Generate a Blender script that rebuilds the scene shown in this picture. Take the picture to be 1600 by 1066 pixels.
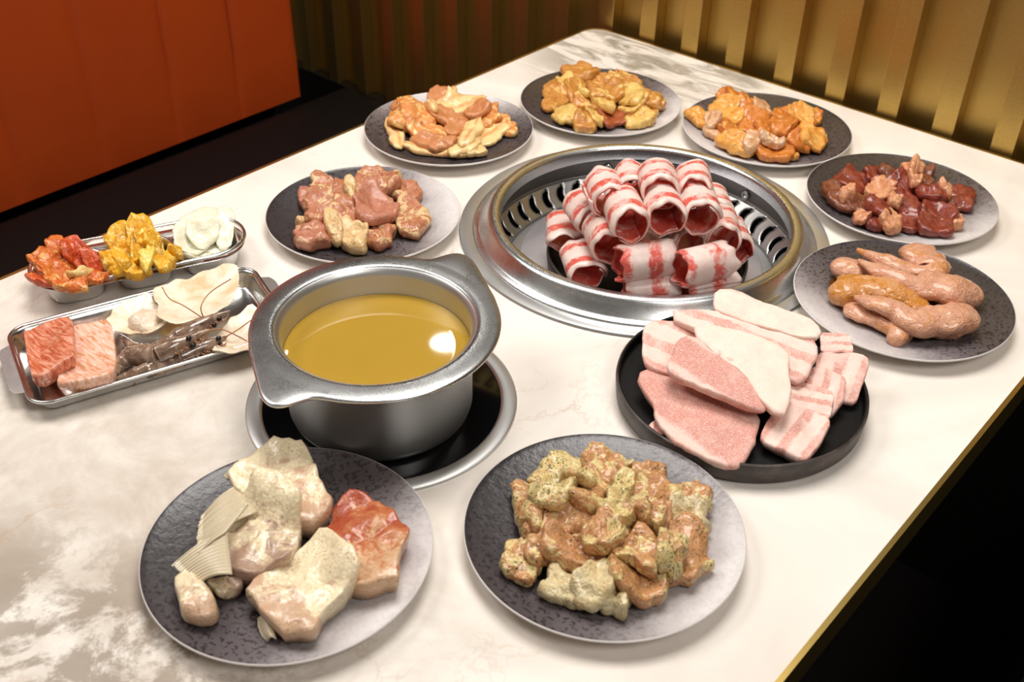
import bpy, bmesh, math, random
import numpy as np
from mathutils import Vector, Matrix, noise as mnoise

for o in list(bpy.data.objects): bpy.data.objects.remove(o)
SC = bpy.context.scene
COL = SC.collection
PI = math.pi

# ------------------------------------------------------------------ camera
S = 0.11                      # metres per fitted unit (a plate radius)
TZ = 0.75                     # table top height
F_PX, PITCH, ROLL, CH = 1698.308, 0.638764, 0.0214986, 5.80956
DX, DY = 0.65097392, 0.7591001          # table's long axis in the camera's ground frame
def fr(gx, gy):               # ground frame -> world (table aligned), unit lengths
    return gx * DY - gy * DX, gx * DX + gy * DY
def W(gx, gy, z=0.0):         # ground frame units -> world metres
    a, b = fr(gx, gy)
    return Vector((a * S, b * S, TZ + z * S))
cp, sp = math.cos(PITCH), math.sin(PITCH)
cr, sr = math.cos(ROLL), math.sin(ROLL)
_F = (0, cp, -sp); _U0 = (0, sp, cp); _R0 = (1, 0, 0)
_R = [cr * _R0[i] + sr * _U0[i] for i in range(3)]
_U = [-sr * _R0[i] + cr * _U0[i] for i in range(3)]
def dirw(v):
    a, b = fr(v[0], v[1]); return Vector((a, b, v[2]))
CR, CU, CF = dirw(_R), dirw(_U), dirw(_F)
CPOS = Vector((0, 0, TZ + CH * S))
cam_d = bpy.data.cameras.new('camera'); cam = bpy.data.objects.new('camera', cam_d); COL.objects.link(cam)
cam_d.sensor_width = 36; cam_d.lens = 36 * F_PX / 1600; cam_d.clip_start = .02
m = Matrix.Identity(4)
for i in range(3):
    m[i][0] = CR[i]; m[i][1] = CU[i]; m[i][2] = -CF[i]; m[i][3] = CPOS[i]
cam.matrix_world = m
cam_d.dof.use_dof = True; cam_d.dof.focus_distance = 1.05; cam_d.dof.aperture_fstop = 9
SC.camera = cam
def at(px, py, h=0.0):        # where the sight line through a pixel meets the height h (m) above the table
    d = CF + CR * ((px - 800) / F_PX) - CU * ((py - 533) / F_PX)
    t = (TZ + h - CPOS.z) / d.z
    return CPOS + d * t

# ------------------------------------------------------------------ world, lights, exposure
SC.view_settings.view_transform = 'Standard'; SC.view_settings.look = 'None'
SC.view_settings.exposure = -0.07; SC.view_settings.gamma = 1
wd = bpy.data.worlds.new('world'); SC.world = wd; wd.use_nodes = True
wd.node_tree.nodes['Background'].inputs[0].default_value = (1.0, .93, .84, 1)
wd.node_tree.nodes['Background'].inputs[1].default_value = 0.26
LCOL = (1, .962, .915)
def area(name, loc, size, power, col=(1, .93, .84), target=None, shape='DISK', sy=None):
    l = bpy.data.lights.new(name, 'AREA'); l.energy = power; l.color = col; l.shape = shape; l.size = size
    if sy: l.size_y = sy
    o = bpy.data.objects.new(name, l); COL.objects.link(o); o.location = loc
    if target is not None:
        o.rotation_euler = (Vector(target) - Vector(loc)).to_track_quat('-Z', 'Y').to_euler()
    return o
area('ceiling_lamp_over_table', (-.75, .95, 2.55), 1.0, 34, col=LCOL, target=(-.65, .85, .75))
area('ceiling_lamp_over_aisle', (.95, .25, 2.55), 0.8, 20, col=LCOL, target=(-.4, .7, .75))
area('ceiling_lamp_by_bench', (-1.9, .0, 2.55), .8, 21, col=LCOL, target=(-.8, .6, .75))

# ------------------------------------------------------------------ helpers
def lin(c): return c / 12.92 if c <= .04045 else ((c + .055) / 1.055) ** 2.4
def rgb(r, g, b): return (lin(r / 255), lin(g / 255), lin(b / 255), 1)
def tag(o, label=None, cat=None, group=None, kind=None):
    if label: o['label'] = label
    if cat: o['category'] = cat
    if group: o['group'] = group
    if kind: o['kind'] = kind
    return o
def empty(name, loc, label=None, cat=None, group=None, kind=None):
    o = bpy.data.objects.new(name, None); COL.objects.link(o); o.location = loc; o.empty_display_size = .02
    return tag(o, label, cat, group, kind)
def mk(name, verts, faces, mat, parent=None, origin=None, smooth=True, attrs=None):
    """verts in world metres; the object's origin goes to `origin` (or the parent's place)"""
    me = bpy.data.meshes.new(name)
    if parent is not None: origin = wloc(parent)
    if origin is None:
        a = np.array([tuple(v) for v in verts]); origin = Vector((a[:, 0].mean(), a[:, 1].mean(), a[:, 2].min()))
    origin = Vector(origin)
    me.from_pydata([tuple(Vector(v) - origin) for v in verts], [], faces)
    if smooth: me.polygons.foreach_set('use_smooth', [True] * len(me.polygons))
    if attrs is not None:
        a = me.attributes.new('nrm', 'FLOAT_VECTOR', 'POINT')
        a.data.foreach_set('vector', np.asarray(attrs, dtype=np.float32).ravel())
    me.materials.append(mat); me.validate(); me.update()
    o = bpy.data.objects.new(name, me); COL.objects.link(o)
    if parent is not None: o.parent = parent
    else: o.location = origin
    return o
def wloc(o):
    v = Vector(o.location)
    while o.parent is not None: o = o.parent; v = v + Vector(o.location)
    return v
def autosmooth(o, deg=40):
    bm = bmesh.new(); bm.from_mesh(o.data)
    for e in bm.edges:
        if len(e.link_faces) == 2 and e.calc_face_angle(0) > math.radians(deg): e.smooth = False
    bm.to_mesh(o.data); bm.free()
def lathe(c, prof, n=96, closed=False, a0=0):
    """profile [(r, z)] in metres round the vertical through c; returns verts, faces"""
    V, Fc = [], []
    k = len(prof)
    for i in range(n):
        a = 2 * PI * i / n + a0
        for r, z in prof: V.append((c[0] + r * math.cos(a), c[1] + r * math.sin(a), z))
    kk = k if closed else k - 1
    for i in range(n):
        j = (i + 1) % n
        for q in range(kk):
            p = (q + 1) % k
            Fc.append((i * k + q, j * k + q, j * k + p, i * k + p))
    return V, Fc
def box(x0, x1, y0, y1, z0, z1):
    V = [(x, y, z) for x in (x0, x1) for y in (y0, y1) for z in (z0, z1)]
    Fc = [(0, 1, 3, 2), (4, 6, 7, 5), (0, 4, 5, 1), (2, 3, 7, 6), (0, 2, 6, 4), (1, 5, 7, 3)]
    return V, Fc
def bevel(o, w, seg=3):
    md = o.modifiers.new('bevel', 'BEVEL'); md.width = w; md.segments = seg; md.limit_method = 'ANGLE'; return o
def n3(v, sc=1.0, off=0.0):
    return mnoise.noise(Vector((v[0] * sc + off, v[1] * sc + off * 1.7, v[2] * sc - off)))

# ------------------------------------------------------------------ materials
class NT:
    def __init__(s, name):
        s.m = bpy.data.materials.new(name); s.m.use_nodes = True; s.t = s.m.node_tree
        s.b = s.t.nodes['Principled BSDF']
    def n(s, typ, **kw):
        x = s.t.nodes.new(typ)
        for k, v in kw.items():
            if k in x.inputs: x.inputs[k].default_value = v
            else: setattr(x, k, v)
        return x
    def l(s, a, b): s.t.links.new(a, b)
    def noise(s, vec, scale, detail=3, rough=.55, dist=0.0):
        x = s.n('ShaderNodeTexNoise'); x.inputs['Scale'].default_value = scale; x.inputs['Detail'].default_value = detail
        x.inputs['Roughness'].default_value = rough; x.inputs['Distortion'].default_value = dist
        if vec is not None: s.l(vec, x.inputs['Vector'])
        return x.outputs['Fac']
    def ramp(s, fac, stops, interp='LINEAR'):
        x = s.n('ShaderNodeValToRGB'); x.color_ramp.interpolation = interp
        e = x.color_ramp.elements
        while len(e) < len(stops): e.new(.5)
        for q, (p, c) in zip(e, stops): q.position = p; q.color = c if len(c) == 4 else (*c, 1)
        s.l(fac, x.inputs[0]); return x.outputs[0]
    def mix(s, fac, a, b, typ='MIX'):
        x = s.n('ShaderNodeMix', data_type='RGBA', blend_type=typ)
        for sock, v in ((x.inputs[0], fac), (x.inputs[6], a), (x.inputs[7], b)):
            if hasattr(v, 'is_output'): s.l(v, sock)
            else: sock.default_value = v
        return x.outputs[2]
    def math(s, op, a, b=0.0, clamp=False):
        x = s.n('ShaderNodeMath', operation=op, use_clamp=clamp)
        for sock, v in ((x.inputs[0], a), (x.inputs[1], b)):
            if hasattr(v, 'is_output'): s.l(v, sock)
            else: sock.default_value = v
        return x.outputs[0]
    def bump(s, h, strength=.3, dist=.002):
        x = s.n('ShaderNodeBump'); x.inputs['Strength'].default_value = strength; x.inputs['Distance'].default_value = dist
        s.l(h, x.inputs['Height']); s.l(x.outputs[0], s.b.inputs['Normal']); return x
    def set(s, **kw):
        for k, v in kw.items():
            k = k.replace('_', ' ')
            if hasattr(v, 'is_output'): s.l(v, s.b.inputs[k])
            else: s.b.inputs[k].default_value = v
        return s
    def obj(s): return s.n('ShaderNodeTexCoord').outputs['Object']
    def objr(s):                # object coordinates shifted by a random amount for each object
        oi = s.n('ShaderNodeObjectInfo'); mul = s.math('MULTIPLY', oi.outputs['Random'], 7.3)
        c = s.n('ShaderNodeCombineXYZ'); s.l(mul, c.inputs[0]); s.l(mul, c.inputs[1])
        a = s.n('ShaderNodeVectorMath', operation='ADD'); s.l(s.obj(), a.inputs[0]); s.l(c.outputs[0], a.inputs[1])
        return a.outputs[0]
    def nrm(s):
        a = s.n('ShaderNodeAttribute', attribute_name='nrm'); x = s.n('ShaderNodeSeparateXYZ'); s.l(a.outputs['Vector'], x.inputs[0]); return x.outputs
    def rand(s): return s.n('ShaderNodeObjectInfo').outputs['Random']

def plain(name, col, rough=.5, metal=0.0, **kw):
    t = NT(name); t.set(Base_Color=col, Roughness=rough, Metallic=metal, **kw); return t.m

def steel(name, col=(.72, .73, .73, 1), rough=.24, scratch=.12):
    t = NT(name); v = t.obj()
    f = t.noise(v, 900, 2, .6); g = t.noise(v, 14, 4, .6, .6)
    r = t.math('ADD', t.math('MULTIPLY', f, scratch), t.math('ADD', rough - .1, t.math('MULTIPLY', g, .16)))
    t.set(Base_Color=col, Metallic=1.0, Roughness=r); t.bump(t.noise(v, 40, 3), .05, .001); return t.m

STEEL = steel('polished_steel'); STEEL_R = steel('brushed_steel', (.62, .62, .61, 1), .32, .2)
STEEL_D = steel('dark_steel', (.20, .185, .17, 1), .38, .1)
STEEL_T = steel('tray_steel', (.76, .76, .75, 1), .18, .08)

def marble():
    t = NT('white_marble'); v = t.obj()
    def region(px, py, r0, r1):
        p = at(px, py)
        s_ = t.n('ShaderNodeVectorMath', operation='DISTANCE'); t.l(v, s_.inputs[0]); s_.inputs[1].default_value = p
        mr = t.n('ShaderNodeMapRange'); mr.interpolation_type = 'SMOOTHSTEP'
        t.l(s_.outputs['Value'], mr.inputs[0]); mr.inputs[1].default_value = r0; mr.inputs[2].default_value = r1
        mr.inputs[3].default_value = 1; mr.inputs[4].default_value = 0
        return mr.outputs[0]
    base = t.ramp(t.noise(v, 5, 4, .6, .8), [(.35, rgb(226, 217, 207)), (.62, rgb(239, 232, 223))])
    # pale beige clouding at the near end
    near = t.math('MAXIMUM', region(40, 980, .14, .48), region(20, 700, .08, .34))
    cl = t.math('MULTIPLY', t.ramp(t.noise(v, 9, 8, .68, .6), [(.38, (0, 0, 0)), (.62, (1, 1, 1))]), near)
    base = t.mix(t.math('MULTIPLY', cl, .75), base, rgb(190, 176, 160))
    # grey brown broken patches
    pat = t.math('MAXIMUM', t.math('MAXIMUM', region(130, 1050, .05, .17), region(0, 930, .0, .12)), region(330, 1000, .0, .12))
    pk = t.ramp(t.noise(v, 15, 9, .72, .35), [(.44, (0, 0, 0)), (.51, (1, 1, 1))])
    base = t.mix(t.math('MULTIPLY', t.math('MULTIPLY', pk, pat), .85), base, rgb(160, 146, 132))
    # grey veining at the far corner
    far = t.math('MAXIMUM', region(975, 85, .06, .20), region(1110, 125, .02, .16))
    mp = t.n('ShaderNodeMapping'); t.l(v, mp.inputs[0]); mp.inputs['Scale'].default_value = (5.0, 16.0, 1); mp.inputs['Rotation'].default_value = (0, 0, .15)
    fk = t.ramp(t.noise(mp.outputs[0], 1.6, 7, .65, .9), [(.45, (0, 0, 0)), (.57, (1, 1, 1))])
    base = t.mix(t.math('MULTIPLY', t.math('MULTIPLY', fk, far), .85), base, rgb(140, 132, 116))
    # thin rust veins
    rid = t.math('ABSOLUTE', t.math('SUBTRACT', t.noise(v, 4.2, 6, .6, 1.5), .5))
    vein = t.ramp(rid, [(.0, (1, 1, 1)), (.012, (0, 0, 0))])
    vm = t.math('MULTIPLY', t.math('MULTIPLY', vein, t.ramp(t.noise(v, 6, 2), [(.5, (0, 0, 0)), (.66, (1, 1, 1))])), region(300, 600, .25, .6))
    base = t.mix(t.math('MULTIPLY', vm, .45), base, rgb(186, 158, 132))
    t.set(Base_Color=base, Roughness=.14, IOR=1.45); return t.m
MARBLE = marble()
BRASS = NT('brass_trim'); BRASS.set(Base_Color=(.52, .36, .11, 1), Metallic=1.0, Roughness=.34); BRASS = BRASS.m
def brasswall():
    t = NT('gold_panel'); v = t.obj(); g = t.noise(v, 420, 2)
    c = t.mix(g, (.47, .31, .085, 1), (.60, .42, .14, 1))
    t.set(Base_Color=c, Metallic=1.0, Roughness=.42); return t.m
GOLD = brasswall()

def plate_mat():
    t = NT('speckled_stoneware'); v = t.obj()
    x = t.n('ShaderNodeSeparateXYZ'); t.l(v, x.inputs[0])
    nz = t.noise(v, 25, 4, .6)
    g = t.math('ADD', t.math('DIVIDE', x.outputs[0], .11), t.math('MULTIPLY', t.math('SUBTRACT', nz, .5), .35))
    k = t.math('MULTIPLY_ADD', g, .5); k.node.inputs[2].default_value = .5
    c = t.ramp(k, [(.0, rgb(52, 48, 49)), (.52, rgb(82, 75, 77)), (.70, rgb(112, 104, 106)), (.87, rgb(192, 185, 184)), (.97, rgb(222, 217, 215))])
    sp1 = t.ramp(t.noise(v, 290, 2, .5), [(.425, (1, 1, 1)), (.45, (0, 0, 0))])
    am = t.ramp(k, [(.55, (1, 1, 1)), (.84, (.10, .10, .10))])
    c = t.mix(t.math('MULTIPLY', t.math('MULTIPLY', sp1, am), .85), c, rgb(40, 34, 36))
    t.set(Base_Color=c, Roughness=.30); t.bump(t.noise(v, 130, 4, .6), .35, .0015); return t.m
PLATE = plate_mat()
PLATE_EDGE = plain('stoneware_edge', rgb(222, 216, 212), .35)
BLACK_PLATE = NT('black_plate'); _v = BLACK_PLATE.obj()
BLACK_PLATE.set(Base_Color=(.006, .0055, .005, 1), Roughness=.55, Specular_IOR_Level=.2); BLACK_PLATE.bump(BLACK_PLATE.noise(_v, 300, 2), .15, .001); BLACK_PLATE = BLACK_PLATE.m
BLACK_SIDE = NT('black_plate_side'); _v = BLACK_SIDE.obj()
BLACK_SIDE.set(Base_Color=BLACK_SIDE.ramp(BLACK_SIDE.noise(_v, 60, 4), [(.4, rgb(52, 43, 39)), (.7, rgb(84, 72, 66))]), Roughness=.5); BLACK_SIDE = BLACK_SIDE.m
GLASS_BLK = plain('black_glass', (.003, .003, .0035, 1), .10, Specular_IOR_Level=.22)
DARK = plain('dark_cavity', (.01, .009, .009, 1), .6)

def meat(name, lean, lean2, fat, amt=.5, scale=70, speck=None, speck_amt=.30, rough=.28, coat=.35, bump=.5, soft=.06, sss=.0, third=None, edge=False, wob=.0):
    """wet flesh: two lean tones, fat patches, optional specks"""
    t = NT(name); v = t.objr()
    c = t.mix(t.ramp(t.noise(v, 110, 4, .6, .5), [(.35, (0, 0, 0)), (.65, (1, 1, 1))]), lean, lean2)
    f = t.noise(v, scale, 5, .6, 1.4)
    fr_ = t.math('ADD', f, t.math('MULTIPLY', t.math('SUBTRACT', t.rand(), .5), .10))
    if edge:
        e = t.nrm()[1]; fr_ = t.math('ADD', fr_, t.math('MULTIPLY', t.math('POWER', t.math('ABSOLUTE', e), 4.0), .16))
    fm = t.ramp(fr_, [(amt, (0, 0, 0)), (amt + soft, (1, 1, 1))])
    c = t.mix(fm, c, fat)
    if third is not None:
        c = t.mix(t.ramp(t.noise(v, 55, 3, .5, .8), [(.56, (0, 0, 0)), (.64, (1, 1, 1))]), c, third)
    if speck is not None:
        sk = t.ramp(t.noise(v, 520, 2, .5), [(speck_amt, (1, 1, 1)), (speck_amt + .05, (0, 0, 0))])
        cl = t.ramp(t.noise(v, 45, 2), [(.35, (.1, .1, .1)), (.6, (1, 1, 1))])
        c = t.mix(t.math('MULTIPLY', sk, cl), c, speck)
    t.set(Base_Color=c, Roughness=rough + .1, Coat_Weight=coat, Coat_Roughness=.06, Subsurface_Weight=.12, Subsurface_Scale=.004)
    t.b.inputs['Subsurface Radius'].default_value = (1, .45, .3)
    h = t.math('ADD', t.noise(v, 160, 4, .6, .8), t.math('MULTIPLY', t.noise(v, 480, 2), .35))
    t.bump(h, min(1, bump * 1.5), .003)
    return t.m

def banded(name, fat, lean, stops, lean2=None, wob=.18, rough=.45, coat=.1, frost=0.0, axis=0, inner=None, bump=.25, patch=.0, rnd=.22, trans=0.0):
    """flesh in bands across attribute nrm[axis]: stops [(pos, leanness)]"""
    t = NT(name); v = t.objr(); a = t.nrm()
    s_ = t.math('MULTIPLY_ADD', a[axis], .5); s_.node.inputs[2].default_value = .5
    wv = t.math('MULTIPLY', t.math('SUBTRACT', t.noise(v, 85, 4, .65, 1.0), .5), wob * 2)
    rr = t.math('MULTIPLY', t.math('SUBTRACT', t.rand(), .5), rnd)
    k = t.math('ADD', t.math('ADD', s_, wv), rr)
    msk = t.ramp(k, [(p, (q, q, q)) for p, q in stops])
    br = t.ramp(t.noise(v, 60, 4, .6, .6), [(.36, (patch, patch, patch)), (.52, (1, 1, 1))])
    msk = t.math('MULTIPLY', msk, br)
    if inner is not None:
        msk = t.math('MAXIMUM', msk, t.math('MULTIPLY', t.ramp(a[2], [(.4, (0, 0, 0)), (.6, (1, 1, 1))]), t.ramp(t.noise(v, 50, 2), [(.34, (.25, .25, .25)), (.5, (1, 1, 1))])))
    ln = t.mix(t.noise(v, 200, 4, .7), lean, lean2 or lean)
    # fine white marbling through the lean
    ms = t.ramp(t.noise(v, 190, 5, .7, 2.0), [(.56, (0, 0, 0)), (.66, (1, 1, 1))])
    ln = t.mix(t.math('MULTIPLY', ms, .45), ln, fat)
    ft = t.mix(t.ramp(t.noise(v, 75, 4, .6), [(.4, (0, 0, 0)), (.7, (1, 1, 1))]), fat, tuple(.82 * fat[i] + .18 * lean[i] for i in range(3)) + (1,))
    c = t.mix(msk, ft, ln)
    if frost: c = t.mix(t.math('MULTIPLY', t.ramp(t.noise(v, 700, 3, .7), [(.48, (0, 0, 0)), (.62, (1, 1, 1))]), frost), c, rgb(250, 232, 228))
    t.set(Base_Color=c, Roughness=rough, Coat_Weight=coat, Coat_Roughness=.15, Subsurface_Weight=.25, Subsurface_Scale=.003)
    t.b.inputs['Subsurface Radius'].default_value = (1, .5, .4)
    bp = t.bump(t.noise(v, 260, 4, .65), bump, .0015)
    if trans:
        tr = t.n('ShaderNodeBsdfTranslucent'); t.l(c, tr.inputs[0]); mx = t.n('ShaderNodeMixShader'); mx.inputs[0].default_value = trans
        t.l(t.b.outputs[0], mx.inputs[1]); t.l(tr.outputs[0], mx.inputs[2])
        t.l(mx.outputs[0], [n for n in t.t.nodes if n.type == 'OUTPUT_MATERIAL'][0].inputs['Surface'])
    return t.m

# ------------------------------------------------------------------ the setting
U = S
YW = 12.92 * U                        # back wall (recessed face)
YF = 4.4; PH = 1.25                   # far end of the room, height of the gold partition
def shell_box(name, b, mat): return tag(mk(name, *box(*b), mat, smooth=False), kind='structure')
floor = shell_box('floor', (-3.2, 2.6, -2.2, YF, -.05, 0), plain('dark_floor', (.012, .010, .010, 1), .5, Specular_IOR_Level=.2))
ceil_ = shell_box('ceiling', (-3.2, 2.6, -2.2, YF, 2.72, 2.78), plain('pale_ceiling', (.50, .48, .45, 1), .8))
WZ = .45
wb = shell_box('wall_back', (-3.2, 2.6, YW, YW + .10, WZ, PH), GOLD)
shell_box('low_wall_shade', (-3.2, 2.6, YW - .026, YW + .10, 0, WZ), plain('black_shade_panel', (.006, .005, .004, 1), .5, Specular_IOR_Level=.2))  # added black panel, stands in for the shade on the lower wall
shell_box('wall_far', (-3.2, 2.6, YF, YF + .06, 0, 2.72), plain('grey_wall', (.26, .25, .23, 1), .8))
shell_box('wall_left', (-3.26, -3.2, -2.2, YF, 0, 2.72), plain('dark_wall', (.06, .045, .035, 1), .7))
shell_box('wall_right', (2.6, 2.66, -2.2, YF, 0, 2.72), plain('brown_wall', (.05, .04, .03, 1), .7))  # unseen wall, added dark so the rib sides mirror darkness
shell_box('trim_1', (-3.2, 2.6, YW - .028, YW + .105, PH, PH + .02), BRASS)
# raised ribs, right edges in fitted units
RX = [-14.62, -13.82, -13.03, -12.24, -11.47, -10.71, -9.91, -9.08, -8.33, -7.61, -6.88, -6.12, -5.36, -4.63, -3.90]
RX = [RX[0] - .79 * k for k in range(12, 0, -1)] + RX + [RX[-1] + .735 * k for k in range(1, 30)]
rib_me = None
for x_ in RX:
    if not -3.15 < x_ * U < 2.58: continue
    if rib_me is None:
        o = rib_me = mk('rib', *box(-.275 * U, 0, -.225 * U, 0, WZ, PH), GOLD, smooth=False, origin=(0, 0, 0)); bevel(o, .0012, 2)
    else:
        o = rib_me.copy(); COL.objects.link(o)
    o.parent = wb; o.location = Vector((x_ * U, YW, 0)) - wloc(wb)

# left bench: seat, plinth and an orange back of upholstered channels
def cushion(x0, x1, y0, y1, z0, z1, bulge, axis, n=14):
    """box-like padded block whose face on +axis bulges"""
    V, Fc = [], []
    for i in range(n + 1):
        for j in range(n + 1):
            a, b = i / n, j / n
            e = (1 - (2 * a - 1) ** 8) * (1 - (2 * b - 1) ** 8)
            e = max(e, 0) ** .5
            if axis == 'x': V.append((x1 - bulge + bulge * e, y0 + (y1 - y0) * a, z0 + (z1 - z0) * b))
            else: V.append((x0 + (x1 - x0) * a, y0 + (y1 - y0) * b, z1 - bulge + bulge * e))
    k = n + 1
    for i in range(n):
        for j in range(n): Fc.append((i * k + j, (i + 1) * k + j, (i + 1) * k + j + 1, i * k + j + 1))
    b0 = len(V)
    if axis == 'x': V += [(x0, y, z) for y in (y0, y1) for z in (z0, z1)]
    else: V += [(x, y, z0) for x in (x0, x1) for y in (y0, y1)]
    c = [b0, b0 + 1, b0 + 3, b0 + 2]
    e0 = [i * k for i in range(k)]; e1 = [i * k + n for i in range(k)]; e2 = list(range(k)); e3 = [n * k + j for j in range(k)]
    Fc += [tuple(c), tuple(e0[::-1] + [b0, b0 + 2]), tuple(e1 + [b0 + 3, b0 + 1]), tuple(e2 + [b0 + 1, b0]), tuple(e3[::-1] + [b0 + 2, b0 + 3])]
    return V, Fc
def vinyl():
    t = NT('orange_vinyl'); v = t.obj()
    c = t.mix(t.noise(v, 8, 3), rgb(176, 62, 8), rgb(190, 72, 10))
    t.set(Base_Color=c, Roughness=.55); t.bump(t.noise(v, 500, 3), .2, .001); return t.m
ORANGE = vinyl()
SEATBLK = plain('black_vinyl', (.005, .004, .004, 1), .55, Specular_IOR_Level=.15)
SEATZ = TZ - 2.5 * U
XB = -15.1 * U
bench = empty('bench_seat', (XB + .25, .45, 0), 'orange-backed booth bench with black seat on the far left', 'bench')
seat = mk('seat', *cushion(XB, XB + .50, -1.2, 12.6 * U, SEATZ - .09, SEATZ, .02, 'z'), SEATBLK, bench); autosmooth(seat, 50)
pl_ = mk('plinth', *box(XB + .02, XB + .46, -1.2, 12.6 * U, 0.0, SEATZ - .091), SEATBLK, bench, smooth=False)
ed = [11.56, 10.25, 8.95, 7.55, 6.15, 4.75, 3.3, 1.9, .5, -.9, -2.4, -4, -5.6]
bf = mk('back_frame', *box(XB - .16, XB - .09, -1.2, 11.5 * U, 0, 1.28), SEATBLK, bench, smooth=False)
for a, b in zip(ed[1:], ed[:-1]):
    o = mk('back_panel', *cushion(XB - .10, XB, a * U, b * U, SEATZ - .005, 1.30, .006, 'x', 18), ORANGE, bench); autosmooth(o, 60); tag(o, 'orange vinyl back panel')
# bench on the near side of the table
b2 = empty('bench_seat', (.20, .75, 0), 'black bench in the dark beyond the table edge at lower right', 'bench')
s2 = mk('seat', *cushion(-.05, .42, .45, 12.4 * U, SEATZ - .09, SEATZ - .005, .02, 'z'), SEATBLK, b2); autosmooth(s2, 50)
mk('plinth', *box(-.02, .40, .47, 12.4 * U, 0, SEATZ - .091), SEATBLK, b2, smooth=False)
mk('added_dark_panel', *box(-.14, .50, 12.42 * U, 12.60 * U, 0, .74), SEATBLK, b2, smooth=False)  # added black panel, hides the gold ribs to keep this side dark
o = mk('backrest', *cushion(.42, .50, .45, 12.4 * U, SEATZ - .01, 1.25, .01, 'x'), SEATBLK, b2); autosmooth(o, 50)

# ------------------------------------------------------------------ the table
TX0, TX1, TY0, TY1 = -9.37 * U, -1.435 * U, -1.6 * U, 12.63 * U
GR = W(1.338, 9.80); CK = W(-1.066, 6.96); POT = W(-1.066, 6.90)
def rrect(x0, x1, y0, y1, r, n=10):
    P = []
    for cx, cy, a0 in ((x1 - r, y1 - r, 0), (x0 + r, y1 - r, PI / 2), (x0 + r, y0 + r, PI), (x1 - r, y0 + r, 1.5 * PI)):
        for i in range(n + 1):
            a = a0 + PI / 2 * i / n; P.append((cx + r * math.cos(a), cy + r * math.sin(a)))
    return P
table = empty('dining_table', ((TX0 + TX1) / 2, (TY0 + TY1) / 2, 0), 'long white marble restaurant table with a brass edge', 'table')
def plate_with_holes(outer, holes, z0, z1):
    bm = bmesh.new()
    loops = []
    for L in [outer] + holes:
        vs = [bm.verts.new((x, y, z1)) for x, y in L]
        loops.append(vs)
        for i in range(len(vs)): bm.edges.new((vs[i], vs[(i + 1) % len(vs)]))
    bmesh.ops.triangle_fill(bm, use_beauty=True, use_dissolve=False, edges=bm.edges[:])
    bmesh.ops.recalc_face_normals(bm, faces=bm.faces[:])
    if sum(f.normal.z for f in bm.faces) < 0: bmesh.ops.reverse_faces(bm, faces=bm.faces[:])
    bm.verts.index_update()
    V = [tuple(v.co) for v in bm.verts]; Fc = [tuple(v.index for v in f.verts) for f in bm.faces]
    idx = [[v.index for v in L] for L in loops]
    bm.free()
    n = len(V); V += [(x, y, z0) for x, y, z in V]; Fc += [tuple(i + n for i in f[::-1]) for f in Fc]
    for L in idx:
        for i in range(len(L)):
            a, b = L[i], L[(i + 1) % len(L)]; Fc.append((a, b, b + n, a + n))
    return V, Fc
circ = lambda c, r, n=96: [(c[0] + r * math.cos(2 * PI * i / n), c[1] + r * math.sin(2 * PI * i / n)) for i in range(n)]
e_ = .0045
top = mk('table_top', *plate_with_holes(rrect(TX0 + e_, TX1 - e_, TY0 + e_, TY1 - e_, .028), [circ(GR, 1.80 * U), circ(CK, 1.03 * U)], TZ - .022, TZ), MARBLE, table, smooth=False)
# marble texture works in table_top object space: move its mesh so object space equals world space
top.data.transform(Matrix.Translation(wloc(table))); top.location = -wloc(table)
ro, ri = rrect(TX0, TX1, TY0, TY1, .032), rrect(TX0 + e_, TX1 - e_, TY0 + e_, TY1 - e_, .028)
V, Fc = [], []; n = len(ro)
for (x, y), (a, b) in zip(ro, ri): V += [(x, y, TZ - .034), (x, y, TZ + .0004), (a, b, TZ + .0004), (a, b, TZ - .034)]
for i in range(n):
    j = (i + 1) % n
    for q in range(4):
        p = (q + 1) % 4; Fc.append((i * 4 + q, j * 4 + q, j * 4 + p, i * 4 + p))
tag(mk('edge_trim', V, Fc, BRASS, table, smooth=False), 'brass edge band')
for yy in (.15, 1.15):
    V, Fc = box(-.62, -.56, yy - .03, yy + .03, .02, TZ - .0225); mk('leg', V, Fc, SEATBLK, table, smooth=False)
    V, Fc = box(-.85, -.33, yy - .05, yy + .05, 0, .02); mk('foot', V, Fc, SEATBLK, table, smooth=False)

# ------------------------------------------------------------------ recessed downlight mirrored in the broth
_k = (2.715 - TZ) / U; _q = (_k - .6) / (CH - .6)
lp = W(-.5625 * (1 + _q), 6.9604 * (1 + _q), _k)
lamp = empty('ceiling_downlight', lp, 'round white recessed downlight in the ceiling beyond the partition', 'lamp')
mk('bezel', *lathe(lp, [(.048, lp.z + .004), (.048, lp.z - .004), (.060, lp.z - .006), (.066, lp.z - .002), (.066, lp.z + .004)], 48), plain('white_bezel', (.8, .8, .78, 1), .5), lamp)
EM = NT('lamp_glow'); EM.set(Base_Color=(1, 1, 1, 1), Emission_Color=(1, .96, .90, 1), Emission_Strength=70.0); EM = EM.m
V = [(lp.x, lp.y, lp.z)] + [(lp.x + .048 * math.cos(i * PI / 24), lp.y + .048 * math.sin(i * PI / 24), lp.z) for i in range(48)]
mk('lens', V, [(0, 1 + (i + 1) % 48, 1 + i) for i in range(48)], EM, lamp)

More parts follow.
